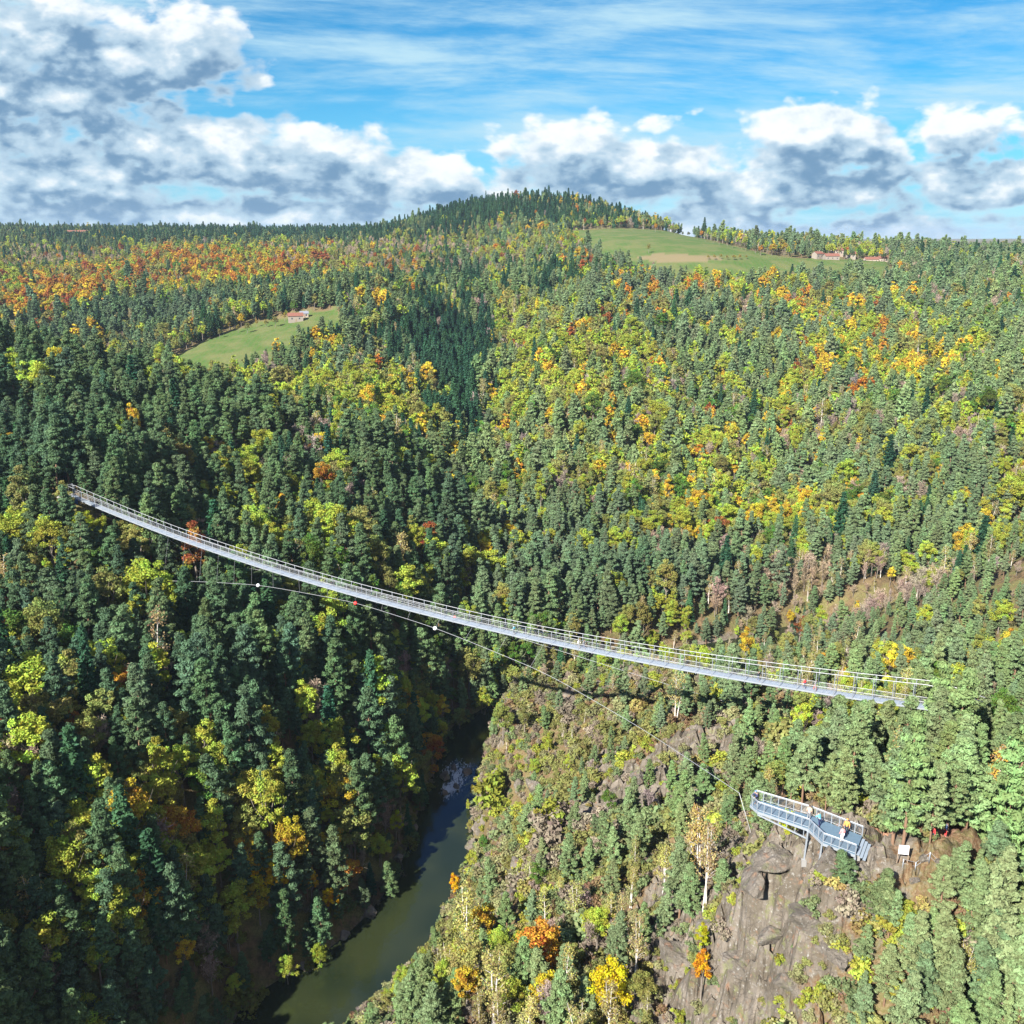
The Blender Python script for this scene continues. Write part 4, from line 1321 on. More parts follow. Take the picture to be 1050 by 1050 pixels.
# ------------------------------------------------------------------ built things
class MB:
    """boxes, bars and tubes collected into one mesh (python lists)"""
    def __init__(self):
        self.v = []; self.f = []; self.m = []

    def add(self, v, f, mi=0):
        b = len(self.v)
        self.v += [tuple(map(float, p)) for p in v]
        self.f += [tuple(b + i for i in q) for q in f]; self.m += [mi] * len(f)

    def box(self, c, s, rz=0.0, mi=0):
        cx, cy, cz = c; hx, hy, hz = s[0] / 2, s[1] / 2, s[2] / 2
        ca, sa = math.cos(rz), math.sin(rz)
        v = [(cx + x * ca - y * sa, cy + x * sa + y * ca, cz + z) for z in (-hz, hz) for (x, y) in ((-hx, -hy), (hx, -hy), (hx, hy), (-hx, hy))]
        self.add(v, [(3, 2, 1, 0), (4, 5, 6, 7), (0, 1, 5, 4), (1, 2, 6, 5), (2, 3, 7, 6), (3, 0, 4, 7)], mi)

    def tube(self, pts, r, n=5, mi=0, close=True):
        pts = [Vector(map(float, p)) for p in pts]
        rings = []
        for i, p in enumerate(pts):
            d = (pts[min(i + 1, len(pts) - 1)] - pts[max(i - 1, 0)]).normalized()
            a = d.cross(Vector((0, 0, 1)) if abs(d.z) < 0.9 else Vector((1, 0, 0))).normalized(); b = d.cross(a)
            rr = r[i] if hasattr(r, '__len__') else r
            rings.append([p + (a * math.cos(2 * PI * k / n) + b * math.sin(2 * PI * k / n)) * rr for k in range(n)])
        v = [p for R in rings for p in R]; f = []
        for i in range(len(pts) - 1):
            for k in range(n):
                f.append((i * n + k, i * n + (k + 1) % n, (i + 1) * n + (k + 1) % n, (i + 1) * n + k))
        if close:
            f.append(tuple(range(n))[::-1]); f.append(tuple((len(pts) - 1) * n + k for k in range(n)))
        self.add(v, f, mi)

    def beam(self, a, b, w, h, mi=0):
        """square bar from a to b"""
        a = Vector(map(float, a)); b = Vector(map(float, b)); d = (b - a).normalized()
        s = d.cross(Vector((0, 0, 1)) if abs(d.z) < 0.95 else Vector((0, 1, 0))).normalized(); u = s.cross(d)
        v = [p + s * (w / 2 * i) + u * (h / 2 * j) for p in (a, b) for (i, j) in ((-1, -1), (1, -1), (1, 1), (-1, 1))]
        self.add(v, [(0, 1, 2, 3), (7, 6, 5, 4), (0, 4, 5, 1), (1, 5, 6, 2), (2, 6, 7, 3), (3, 7, 4, 0)], mi)

    def prism(self, poly, z0, z1, mi=0):
        n = len(poly)
        self.add([(x, y, z0) for x, y in poly] + [(x, y, z1) for x, y in poly],
                 [tuple(range(n))[::-1], tuple(range(n, 2 * n))] + [(i, (i + 1) % n, n + (i + 1) % n, n + i) for i in range(n)], mi)

    def build(self, name, mats, parent=None, smooth=False, org=None):
        if not isinstance(mats, (list, tuple)): mats = [mats]
        v = self.v
        if org is not None:
            v = [(x - org[0], y - org[1], z - org[2]) for x, y, z in v]
        me = new_mesh(name, np.array(v), self.f, mats, smooth, self.m)
        return link(name, me, parent)


def empty(name, loc, rz=0.0):
    return link(name, None, None, loc, rz)


# ---- footbridge
def build_bridge():
    root = empty('suspension_footbridge', BL)
    tag(root, 'long sagging grey steel suspension footbridge spanning the wooded gorge', 'footbridge')
    O = BL
    a = (BR - BL)[:2]; Ln = np.linalg.norm(a); a = a / Ln
    s = np.array([-a[1], a[0], 0.0])                 # towards the far side
    W = 0.72
    hm = lambda t: 2.25 + 1.7 * np.maximum(0, (t - 0.62) / 0.38) ** 1.5 + 0.5 * np.maximum(0, (0.25 - t) / 0.25) ** 1.5
    tt = np.linspace(0, 1, 121)
    P = deck_pt(tt)
    # deck strip with its two edge beams
    def strip(off0, off1, z0, z1, name, m):
        mb = MB()
        for i in range(len(P) - 1):
            q = []
            for p in (P[i], P[i + 1]):
                for o_, z in ((off0, z0), (off1, z0), (off1, z1), (off0, z1)):
                    q.append(p + s * o_ + np.array([0, 0, z]))
            mb.add(q, [(0, 4, 5, 1), (1, 5, 6, 2), (2, 6, 7, 3), (3, 7, 4, 0)])
        return mb.build(name, m, root, org=O)
    strip(-W + 0.07, W - 0.07, -0.03, 0.03, 'deck_grating', M_GRATE)
    strip(-W - 0.06, -W + 0.068, -0.16, 0.12, 'edge_beam', M_STEEL)
    strip(W - 0.068, W + 0.06, -0.16, 0.12, 'edge_beam', M_STEEL)
    n = 76
    for k in range(n + 1):
        t = k / n
        p = deck_pt(np.array([t]))[0]; h = float(hm(t))
        mb = MB()
        for sg in (-1, 1):
            q = p + s * (W + 0.09) * sg
            mb.beam(q + [0, 0, -0.18], q + [0, 0, h], 0.085, 0.085)
        mb.beam(p - s * (W + 0.13) + [0, 0, -0.235], p + s * (W + 0.13) + [0, 0, -0.235], 0.10, 0.11)
        mb.build('hanger_frame', M_STEEL, root, org=O)
    for sg in (-1, 1):
        for (hh, r, nm, x0, x1) in ((None, 0.055, 'main_cable', -0.02, 1.03), (1.15, 0.04, 'handrail_cable', 0, 1)):
            t2 = np.linspace(x0, x1, 90)
            q = deck_pt(t2) + s * (W + 0.09) * sg
            q[:, 2] += hm(t2) if hh is None else hh
            if hh is None:
                q[t2 > 1, 2] -= (t2[t2 > 1] - 1) * 60; q[t2 < 0, 2] -= -t2[t2 < 0] * 60
            mb = MB(); mb.tube(q, r, 5); mb.build(nm, M_CABLE, root, True, org=O)
        mb = MB()
        for hz in (0.3, 0.52, 0.74, 0.95):
            q = P + s * (W + 0.04) * sg; q = q + [0, 0, hz]
            mb.tube(q, 0.012, 3)
        t3 = np.linspace(0, 1, 230)
        for p in deck_pt(t3):
            q = p + s * (W + 0.04) * sg
            mb.beam(q + [0, 0, 0.12], q + [0, 0, 1.13], 0.014, 0.014)
        mb.build('guard_mesh', M_CABLE, root, org=O)
    # carrying cables under the deck
    for sg in (-0.35, 0.35):
        mb = MB(); q = P + s * sg; q = q + [0, 0, -0.33]; mb.tube(q, 0.04, 4); mb.build('carrying_cable', M_CABLE, root, True, org=O)
    # wind guys and their ties
    dx, dyy, _ = project(P)
    Yat = lambda px: float(np.interp(px, dx, P[:, 1]))
    near = [(150, 595, 224), (210, 596.5, 214), (268, 600, 205), (362, 617, 190), (450, 645, 175), (560, 690, 157), (660, 748, 136), (758, 813, 106)]
    farr = [(185, 575, 246), (260, 583, 240), (330, 597, 233), (420, 618, 223), (519, 650, 211), (618, 681, 197), (698, 706, 184), (770, 727, 172), (800, 735, 166)]
    for pts, nm in ((near, 'near'), (farr, 'far')):
        C = np.array([at(*q) for q in pts])
        u = np.linspace(0, len(C) - 1, 70)
        Q = np.stack([np.interp(u, range(len(C)), C[:, i]) for i in range(3)], -1)
        for _ in range(6): Q[1:-1] = (Q[:-2] + 2 * Q[1:-1] + Q[2:]) / 4
        ga = Q[0].copy(); ga[2] = float(height(ga[0:1], ga[1:2])[0]) - 0.3
        gb = Q[-1].copy(); gb[2] = float(height(gb[0:1], gb[1:2])[0]) - 0.3
        mb = MB(); mb.tube(np.vstack([Q[:1] * 0.55 + ga * 0.45 + [-4, 3, 0], Q, gb + [3, -2, 0]]), 0.036, 5); mb.build('wind_guy_cable', M_CABLE, root, True, org=O)
        for k in range(3, 50, 3 if nm == 'near' else 4):
            q = Q[k]
            # tie runs to the deck edge a little further along
            tq = np.clip(((q[0] - BL[0]) * a[0] + (q[1] - BL[1]) * a[1]) / Ln, 0.01, 0.99)
            e = deck_pt(np.array([tq]))[0] + s * (W if nm == 'far' else -W) + [0, 0, -0.25]
            mb = MB(); mb.tube([q, e], 0.018, 4); mb.build('tie_cable', M_CABLE, root, org=O)
        balls = {'near': [(268, 600, M_WHITE, 'white aviation marker'), (362, 617, M_RED, 'red aviation marker'), (451, 645, M_WHITE, 'white aviation marker')], 'far': [(467, 634, M_RED, 'red aviation marker')]}[nm]
        qx, qy, _ = project(Q)
        for bx, by, mt, lb in balls:
            i = int(np.argmin(np.abs(qx - bx)))
            bm = bmesh_sphere(0.42, 12, 8)
            o = link('marker_ball', new_mesh('marker_ball', *bm, [mt], True), root, Q[i] - O); o['label'] = lb
    # towers and abutments
    for (P0, sgn, hgt) in ((P[0], -1, 2.9), (P[-1], 1, 4.0)):
        base = P0 + np.append(a, 0) * 0.9 * sgn
        ax = np.append(a, 0)
        mb = MB()
        for sg in (-1, 1):
            q = base + s * (W + 0.25) * sg
            mb.beam(q + [0, 0, -1.2], q + [0, 0, hgt], 0.22, 0.22)
        mb.beam(base - s * (W + 0.36) + [0, 0, hgt - 0.12], base + s * (W + 0.36) + [0, 0, hgt - 0.12], 0.14, 0.18)
        mb.build('tower_frame', M_STEEL, root, org=O)
        rz = math.atan2(a[1], a[0])
        mb = MB()
        c = base + ax * 1.9 * sgn
        gz = float(height(c[0:1], c[1:2])[0])
        zb = min(gz - 1.5, P0[2] - 3)
        mb.box((c[0], c[1], (P0[2] - 0.10 + zb) / 2), (4.2, 3.0, P0[2] - 0.10 - zb), rz)
        mb.build('abutment', M_CONC, root, org=O)
    mb = MB()
    c = P[0] + np.append(a, 0) * 1.6 - s * 1.1
    for k in range(2):
        mb.box((c[0], c[1], c[2] - 0.55 - k * 0.65), (4.6, 0.10, 0.55), math.atan2(a[1], a[0]))
    mb.build('side_panel', M_TARP, root, org=O)


def bmesh_sphere(r, nu=12, nv=8):
    v = [(0, 0, r)]; f = []
    for j in range(1, nv):
        th = PI * j / nv
        for i in range(nu):
            v.append((r * math.sin(th) * math.cos(2 * PI * i / nu), r * math.sin(th) * math.sin(2 * PI * i / nu), r * math.cos(th)))
    v.append((0, 0, -r))
    for i in range(nu):
        f.append((0, 1 + i, 1 + (i + 1) % nu))
    for j in range(nv - 2):
        for i in range(nu):
            a = 1 + j * nu; b = a + nu
            f.append((a + i, b + i, b + (i + 1) % nu, a + (i + 1) % nu))
    l = len(v) - 1
    for i in range(nu):
        f.append((l, l - nu + (i + 1) % nu, l - nu + i))
    return v, f


# ---- viewing platform
PZ = 80.0


def build_platform():
    NP = [at_z(x, y, PZ) for x, y in ((769.5, 825), (777, 831.5), (829, 849.5), (844, 864), (877, 876))]
    FP = [at_z(x, y, PZ) for x, y in ((775, 819.5), (832, 836.5), (884, 857))]
    O = NP[-1].copy()
    root = empty('viewing_platform', O)
    tag(root, 'grey-blue steel viewing platform with railings jutting out over the rocky spur', 'viewing platform')
    outline = [p[:2] for p in NP] + [p[:2] for p in FP[::-1]]
    mb = MB(); mb.prism(outline, PZ - 0.06, PZ); mb.build('deck', M_PLATE, root, org=O)
    mb = MB()
    loop = NP + FP[::-1]
    for i in range(len(loop)):
        if i == len(NP) - 1: continue
        p, q = loop[i], loop[(i + 1) % len(loop)]
        mb.beam(p + [0, 0, -0.20], q + [0, 0, -0.20], 0.14, 0.26)
    # cross beams below the deck
    for k in range(9):
        u = 0.06 + 0.11 * k
        p = poly_at(NP, u); q = poly_at(FP, u)
        mb.beam(p + [0, 0, -0.19], q + [0, 0, -0.19], 0.1, 0.2)
    mb.build('edge_beam', M_STEEL, root, org=O)
    # railings: near side with the rounded tip, and far side
    for line, k in ((NP[::-1] + [FP[0]], 17), (FP, 14)):
        top = MB(); mesh = MB()
        L = line
        for hz, r in ((1.15, 0.045),):
            top.tube([p + np.array([0, 0, hz]) for p in L], r, 6)
        for hz in (0.15, 1.02):
            mesh.tube([p + np.array([0, 0, hz]) for p in L], 0.018, 4)
        top.build('handrail', M_STEEL, root, org=O)
        tot = 120
        for i in range(tot + 1):
            p = poly_at(L, i / tot)
            mesh.beam(p + [0, 0, 0.15], p + [0, 0, 1.02], 0.012, 0.012)
        mesh.build('railing_bars', M_STEEL, root, org=O)
        for i in range(k + 1):
            p = poly_at(L, min(i / k, 0.999))
            pm = MB(); pm.beam(p + [0, 0, -0.30], p + [0, 0, 1.14], 0.07, 0.07); pm.build('railing_post', M_STEEL, root, org=O)
    # legs down to the rock, with feet
    def foot(px, py, top, sp=0.5):
        for sg in (-1, 1):
            q = top + np.array([0.35 * sg, 0.5 * sg, 0])
            z = float(height(q[0:1], q[1:2])[0])
            lm = MB(); lm.beam(top + [0.1 * sg, 0.15 * sg, -0.3], np.array([q[0], q[1], z - 0.4]), 0.14, 0.14)
            lg = lm.build('support_leg', M_STEEL, root, org=O)
            fm = MB(); fm.box((q[0], q[1], z - 0.15), (0.5, 0.5, 0.7)); fo = fm.build('footing', M_CONC, lg, org=O)
    foot(0, 0, NP[2] * 0.98 + FP[1] * 0.02)
    foot(0, 0, NP[3] * 0.95 + FP[1] * 0.05)
    foot(0, 0, NP[4] * 0.9 + FP[2] * 0.1)
    # tapering brace under the cantilever
    mb = MB()
    for A, B in ((NP[1], NP[2]), (FP[0], FP[1])):
        mb.beam(A + [0, 0, -0.45], B + [0, 0, -1.25], 0.12, 0.14)
        for k in range(6):
            u = (k + 0.5) / 6
            p = A * (1 - u) + B * u
            mb.beam(p + [0, 0, -0.25], p + [0, 0, -0.45 - 0.8 * u], 0.07, 0.07)
    mb.build('brace_truss', M_STEEL, root, org=O)
    # steps at the landward end
    d = (NP[4] - NP[3]); d[2] = 0; d /= np.linalg.norm(d)
    e = FP[2] - NP[4]; e[2] = 0; wdt = np.linalg.norm(e); e /= wdt
    for k in range(3):
        c = NP[4] + e * wdt * 0.5 + d * (0.22 + 0.32 * k)
        sm = MB(); sm.box((c[0], c[1], PZ - 0.17 - 0.16 * k), (wdt * 0.86, 0.29, 0.05), math.atan2(e[1], e[0])); sm.build('step', M_GRATE, root, org=O)


def poly_at(L, u):
    L = np.array(L); d = np.linalg.norm(np.diff(L, axis=0), axis=1); c = np.concatenate([[0], np.cumsum(d)]); s = u * c[-1]
    return np.array([np.interp(s, c, L[:, i]) for i in range(3)])


# ---- people
PMATS = {}


def pm(name, col, rough=0.8):
    if name not in PMATS: PMATS[name] = simple(name, col, rough, var=0.12, scale=8)
    return PMATS[name]


def skin_mesh(name, chains, material, root_i=0):
    """one continuous skin surface from chains of (point, radius); equal points are shared"""
    import bmesh
    bm = bmesh.new(); lay = bm.verts.layers.skin.verify(); seen = {}
    for ch in chains:
        prev = None
        for (p, r) in ch:
            key = tuple(round(c, 4) for c in p)
            if key not in seen:
                v = bm.verts.new(p); rr = r if hasattr(r, '__len__') else (r, r)
                v[lay].radius = rr; seen[key] = v
                v[lay].use_root = (len(seen) - 1 == root_i)
            v = seen[key]
            if prev is not None and v is not prev and bm.edges.get((prev, v)) is None:
                bm.edges.new((prev, v))
            prev = v
    me = bpy.data.meshes.new(name); bm.to_mesh(me); bm.free()
    o = bpy.data.objects.new(name, me); COL.objects.link(o)
    md = o.modifiers.new('skin', 'SKIN'); md.use_smooth_shade = True
    sb = o.modifiers.new('sub', 'SUBSURF'); sb.levels = 1
    dg = bpy.context.evaluated_depsgraph_get()
    out = bpy.data.meshes.new_from_object(o.evaluated_get(dg))
    bpy.data.objects.remove(o); bpy.data.meshes.remove(me)
    out.name = name; out.materials.clear(); out.materials.append(material)
    return out


def lerp(a, b, t): return tuple(x * (1 - t) + y * t for x, y in zip(a, b))


BODY_CACHE = {}


def person_meshes(pose):
    """pose: stand, walk, lean. local +Y is the way the person faces"""
    if pose in BODY_CACHE: return BODY_CACHE[pose]
    st = dict(stand=0.03, walk=0.24, lean=0.05)[pose]
    fw = dict(stand=0.0, walk=0.04, lean=0.22)[pose]
    pel = (0, 0, 0.92); wai = (0, 0.02 + fw * 0.2, 1.08); che = (0, 0.03 + fw * 0.6, 1.30); nk = (0, 0.03 + fw * 0.85, 1.46); nk2 = (0, 0.05 + fw, 1.54); hd = (0, 0.08 + fw, 1.63); crn = (0, 0.07 + fw, 1.72)
    body = [[(pel, .14), (wai, .125), (che, .15), (nk, .075), (nk2, .062), (hd, .098), (crn, .085)], [(hd, .098), ((0, .185 + fw, 1.615), .018)]]
    legs = []; arms = []; shoes = []; hands = []
    for sg in (-1, 1):
        hip = (0.10 * sg, 0, 0.90); kn = (0.11 * sg, 0.04 + st * sg * 0.7, 0.49); an = (0.11 * sg, -0.02 + st * sg * 1.1, 0.09); toe = (0.12 * sg, 0.17 + st * sg * 1.1, 0.035)
        legs.append([(pel, .14), (hip, .105), (kn, .066), (an, .045)])
        body.append([(pel, .14), (hip, .098), (kn, .058), (an, .04), (toe, .038)])
        sh = (0.185 * sg, che[1] + 0.0, 1.40)
        if pose == 'lean':
            el = (0.24 * sg, sh[1] + 0.13, 1.17); wr = (0.16 * sg, sh[1] + 0.34, 1.13)
        else:
            el = (0.25 * sg, sh[1] - 0.03 - st * sg * 0.4, 1.13); wr = (0.26 * sg, sh[1] + 0.10 - st * sg * 0.6, 0.90)
        arms.append([(che, .15), (sh, .072), (el, .056), (wr, .045)])
        dirv = Vector(wr) - Vector(el); dirv.normalize()
        pa = tuple(Vector(wr) + dirv * 0.075)
        body.append([(che, .15), (sh, .065), (el, .046), (wr, .03), (pa, .034)])
        sidev = Vector((0, 1, 0)) if pose != 'lean' else Vector((1, 0, 0))
        for i, L in enumerate((0.075, 0.085, 0.08, 0.06)):
            b0 = Vector(pa) + sidev * (0.024 - 0.016 * i)
            k1 = b0 + dirv * L * 0.5; k2 = k1 + (dirv * 0.8 - Vector((0.3 * sg, 0, 0))).normalized() * L * 0.5
            body.append([(pa, .034), (tuple(k1), .009), (tuple(k2), .008)])
        th = Vector(wr) + dirv * 0.03 + sidev * 0.05
        body.append([(wr, .03), (tuple(th), .011), (tuple(th + dirv * 0.04), .009)])
        shoes.append([(an, .05), ((0.115 * sg, an[1] + 0.05, 0.045), .05), (toe, .042)])
    B = skin_mesh('person', body, pm('skin_tone', (0.42, 0.26, 0.18)))
    J = skin_mesh('jacket', [[((0, 0, 0.86), .155), (wai, .15), (che, .175), (nk, .085)]] + arms, pm('plain_cloth', (0.1, 0.1, 0.1)), 1)
    Tm = skin_mesh('trousers', legs, pm('plain_cloth', (0.1, 0.1, 0.1)))
    S = skin_mesh('shoes', [[(shoes[0][0][0], .05)] + shoes[0][1:]], pm('shoe_leather', (0.04, 0.035, 0.03)))
    S2 = skin_mesh('shoes', [shoes[1]], pm('shoe_leather', (0.04, 0.035, 0.03)))
    v, f = bmesh_sphere(0.118, 12, 8)
    v = [(x * 0.95, y * 1.08 + hd[1] - 0.022, z * 1.02 + hd[2] + 0.045) for x, y, z in v]
    f = [q for q in f if not (sum(v[i][1] for i in q) / len(q) > hd[1] + 0.045 and sum(v[i][2] for i in q) / len(q) < hd[2] + 0.09) and sum(v[i][2] for i in q) / len(q) > hd[2] - 0.07]
    hv = new_mesh('hair', v, f, [pm('brown_hair', (0.06, 0.035, 0.02))], True)
    ev = []; ef = []
    for sg in (-1, 1):
        q, g_ = bmesh_sphere(0.013, 6, 4); b = len(ev)
        ev += [(x + 0.035 * sg, y + hd[1] + 0.088, z + hd[2] + 0.02) for x, y, z in q]; ef += [tuple(b + i for i in t_) for t_ in g_]
    em = new_mesh('eyes', ev, ef, [pm('dark_eye', (0.02, 0.015, 0.01))], True)
    BODY_CACHE[pose] = (B, J, Tm, S, S2, hv, em)
    return BODY_CACHE[pose]


def person(loc, face, pose, jacket, trousers, label, hat=None, scale=1.0):
    B, J, Tm, S, S2, H, E = person_meshes(pose)
    o = link('person', B, None, loc, face)
    o.scale = (scale,) * 3
    def col(me, nm, c):
        m2 = me.copy(); m2.materials.clear(); m2.materials.append(pm('cloth_%s' % nm, c)); return m2
    link('jacket', col(J, jacket[0], jacket[1]), o)
    link('trousers', col(Tm, trousers[0], trousers[1]), o)
    link('shoe', S, o); link('shoe', S2, o); link('eyes', E, o)
    h = H
    if hat:
        h = col(H, hat[0], hat[1]); h.name = 'hat'
    link('hat' if hat else 'hair', h, o)
    tag(o, label, 'person', 'walkers out for the view')
    return o


CLO = dict(blue=('blue', (0.06, 0.20, 0.42)), teal=('teal', (0.10, 0.36, 0.44)), red=('red', (0.60, 0.05, 0.05)), orange=('orange', (0.65, 0.28, 0.06)), white=('white', (0.72, 0.68, 0.66)), dark=('dark', (0.025, 0.03, 0.04)),
           navy=('navy', (0.02, 0.03, 0.09)), tan=('tan', (0.55, 0.36, 0.25)), grey=('grey', (0.2, 0.2, 0.21)), denim=('denim', (0.08, 0.12, 0.22)), pink=('pink', (0.6, 0.25, 0.25)))


def build_people():
    def on_plat(px, py): return at_z(px, py, PZ)
    P = deck_pt(np.linspace(0, 1, 400)); dx, dy, _ = project(P)
    def on_bridge(px, off=0.0):
        i = int(np.argmin(np.abs(dx - px))); return P[i] + [0, 0, 0.03]
    fa = math.atan2((BR - BL)[1], (BR - BL)[0])
    C = CLO
    person(on_plat(775.5, 824.5), 2.2, 'lean', C['navy'], C['dark'], 'person in dark navy looking out at the far tip of the platform', C['blue'])
    person(on_plat(829, 840.5), -0.4, 'stand', C['tan'], C['grey'], 'person in a tan top behind the far railing of the platform')
    person(on_plat(840, 848), 0.6, 'lean', C['teal'], C['navy'], 'person in teal-blue jacket at the middle of the platform', C['dark'])
    person(on_plat(867.5, 855), 2.6, 'stand', C['orange'], C['dark'], 'person in an orange jacket near the landward end of the platform', C['orange'], 1.05)
    person(on_plat(863, 863), 0.2, 'stand', C['pink'], C['white'], 'person in pink top and white trousers by the near railing')
    person(on_bridge(825), fa + PI / 2 - 0.2, 'walk', C['red'], C['navy'], 'person in a red jacket walking on the right part of the footbridge')
    person(on_bridge(834), fa - PI / 2, 'walk', C['grey'], C['red'], 'person in red trousers just right of the walker in the red jacket')
    person(on_bridge(776), fa - PI / 2, 'walk', C['dark'], C['denim'], 'person in dark clothes walking alone on the footbridge')
    person(on_bridge(594), fa - PI / 2, 'walk', C['white'], C['grey'], 'person in white near the middle of the footbridge')
    person(on_bridge(598), fa - PI / 2, 'walk', C['grey'], C['denim'], 'person in grey just right of the walker in white')
    person(on_bridge(526), fa + PI / 2, 'walk', C['teal'], C['dark'], 'leftmost walker on the footbridge, in a teal jacket')
    for px, py, f, j, t, l in ((961, 856, 1.0, 'blue', 'denim', 'person in a blue jacket standing in tree shade on the earth path'), (955, 862, 2.6, 'red', 'dark', 'person in a red jacket in tree shade on the earth path'),
                               (969, 858, -2.0, 'denim', 'red', 'person in a denim top, rightmost of those on the earth path')):
        p = ray_hit(px, py, 40, 300)
        person(p, f, 'stand', C[j], C[t], l)


# ---- rocks
def rock_mesh(seed, sub=4):
    import bmesh
    rng = np.random.default_rng(seed)
    bm = bmesh.new(); bmesh.ops.create_icosphere(bm, subdivisions=sub, radius=1.0)
    v = np.array([q.co[:] for q in bm.verts])
    for k in range(22):                                   # flat broken faces
        d = rng.normal(size=3); d /= np.linalg.norm(d); c = rng.uniform(0.38, 0.80)
        e = v @ d - c
        v = v - np.where(e > 0, e * 0.97, 0)[:, None] * d
    r = fbm(v[:, 0] * 3 + v[:, 2] * 2 + seed, v[:, 1] * 3 - v[:, 2], 1.0, 4, seed, True)
    v = v * (1.25 + 0.30 * r)[:, None]
    strata = fbm(v[:, 2] * 4 + v[:, 0] * 1.5, v[:, 1] * 0.6 + v[:, 0], 1.0, 3, seed + 9)
    v = v * (1 + 0.12 * strata)[:, None]
    for q, c in zip(bm.verts, v): q.co = c
    me = bpy.data.meshes.new('rock'); bm.to_mesh(me); bm.free(); me.materials.append(M_ROCK)
    return me


def build_rocks():
    base = [rock_mesh(300 + i) for i in range(7)]
    # column, row, width, depth, height in metres, words
    R = [(510, 822, 5, 5, 6.5, 'upright grey rock tooth on the right bank of the river'), (533, 806, 4, 4, 6, 'narrow grey rock pillar, left one of a pair on the spur'), (552, 812, 4, 4, 7.5, 'tall grey rock pillar, right one of a pair on the spur'),
         (556, 840, 4.5, 4, 5, 'pale pointed rock below the tall rock pillar'), (606, 838, 5, 4, 4.5, 'pale slab of rock right of the rock pillars'), (585, 850, 3, 3, 3, 'small boulder left of the pale rock slab'),
         (534, 893, 4, 4, 5.5, 'rounded grey rock knob low on the spur'), (526, 922, 5, 4, 4.5, 'brown-grey outcrop below the rounded rock knob'), (535, 950, 4, 4, 4, 'broken rock step on the spur near the lower trees'),
         (492, 850, 5, 5, 5, 'pale rock bluff at the waterline of the right bank'), (485, 872, 4, 4, 4, 'grey rock foot standing in the river at right bank'), (508, 795, 3, 3, 4, 'small grey rock above the rapid'),
         (655, 800, 4, 3, 3.5, 'weathered rock between yellow bushes on the spur'), (640, 770, 3.5, 3, 3, 'grey rock in rust-coloured heath under the bridge'), (690, 985, 5, 5, 3.5, 'pale rock slab at the left edge of the big rock face'),
         (725, 955, 4, 5, 3, 'slanting slab on the left of the big rock face'), (770, 905, 4.5, 5, 3.0, 'slanting grey slab left below the platform'), (800, 885, 5, 5, 3.0, 'broad grey rock crown under the platform gangway'),
         (850, 888, 3.2, 3, 2.4, 'grey rock at the foot of the platform supports'), (886, 892, 3.6, 3, 2.2, 'rounded rock at the landward end of the platform'), (905, 925, 4, 3.5, 2.6, 'dark cleft rock below the earth path'),
         (830, 945, 5, 4.5, 2.6, 'broad ribbed slab in the middle of the big rock face'), (790, 960, 5, 4, 2.4, 'grey slab low on the big rock face'), (850, 975, 4, 4, 2.2, 'rust-stained rock right on the big rock face'),
         (760, 1000, 4.5, 4, 2.4, 'bottom slab of the big rock face'), (810, 1010, 4, 4, 2.2, 'pale lump at the bottom right of the rock face'),
         (424, 852, 4, 4, 3, 'dark rock on the left bank below the lone yellow-green tree'), (407, 882, 4, 4, 3, 'dark ledge on the left bank at the river bend'), (378, 940, 4, 3.5, 2.6, 'dark bank rock above the widest part of the river'),
         (352, 962, 4.5, 3, 2.4, 'pale rock at the left bank beside the golden trees'), (312, 995, 4, 3, 2.0, 'low pale rock on the left bank near the bottom'),
         (457, 806, 4.0, 3.0, 3.0, 'wet rock at the left of the rapid'), (468, 815, 3.0, 2.4, 2.4, 'small wet rock in the middle of the rapid'), (478, 800, 4.0, 3.0, 3.2, 'wet rock at the right of the rapid'), (466, 796, 3.0, 2.4, 2.2, 'wet stone at the head of the rapid'),
         (456, 822, 2.8, 2.2, 2.2, 'wet stone at the foot of the rapid'), (945, 893, 1.3, 1.1, 0.9, 'pale boulder beside the earth path'), (961, 887, 1.2, 1.0, 0.8, 'white stone at the fence end by the path'), (936, 905, 1.1, 1.0, 0.7, 'small pale boulder below the path')]
    for i, (px, py, w, d, h, l) in enumerate(R):
        p = ray_hit(px, py, 40, 400)
        o = link('rock', base[i % 7], None, (p[0], p[1], max(p[2], -0.1) + (h * 0.02 if h > 1.5 else 0.1)), RNG.random() * 6.28)
        o.rotation_euler = (RNG.normal(0, .25), RNG.normal(0, .25) + .25, o.rotation_euler.z)
        o.scale = (w * 0.5, d * 0.5, h * 0.52)
        tag(o, l, 'rock', 'rocks of the spur and the river bank')


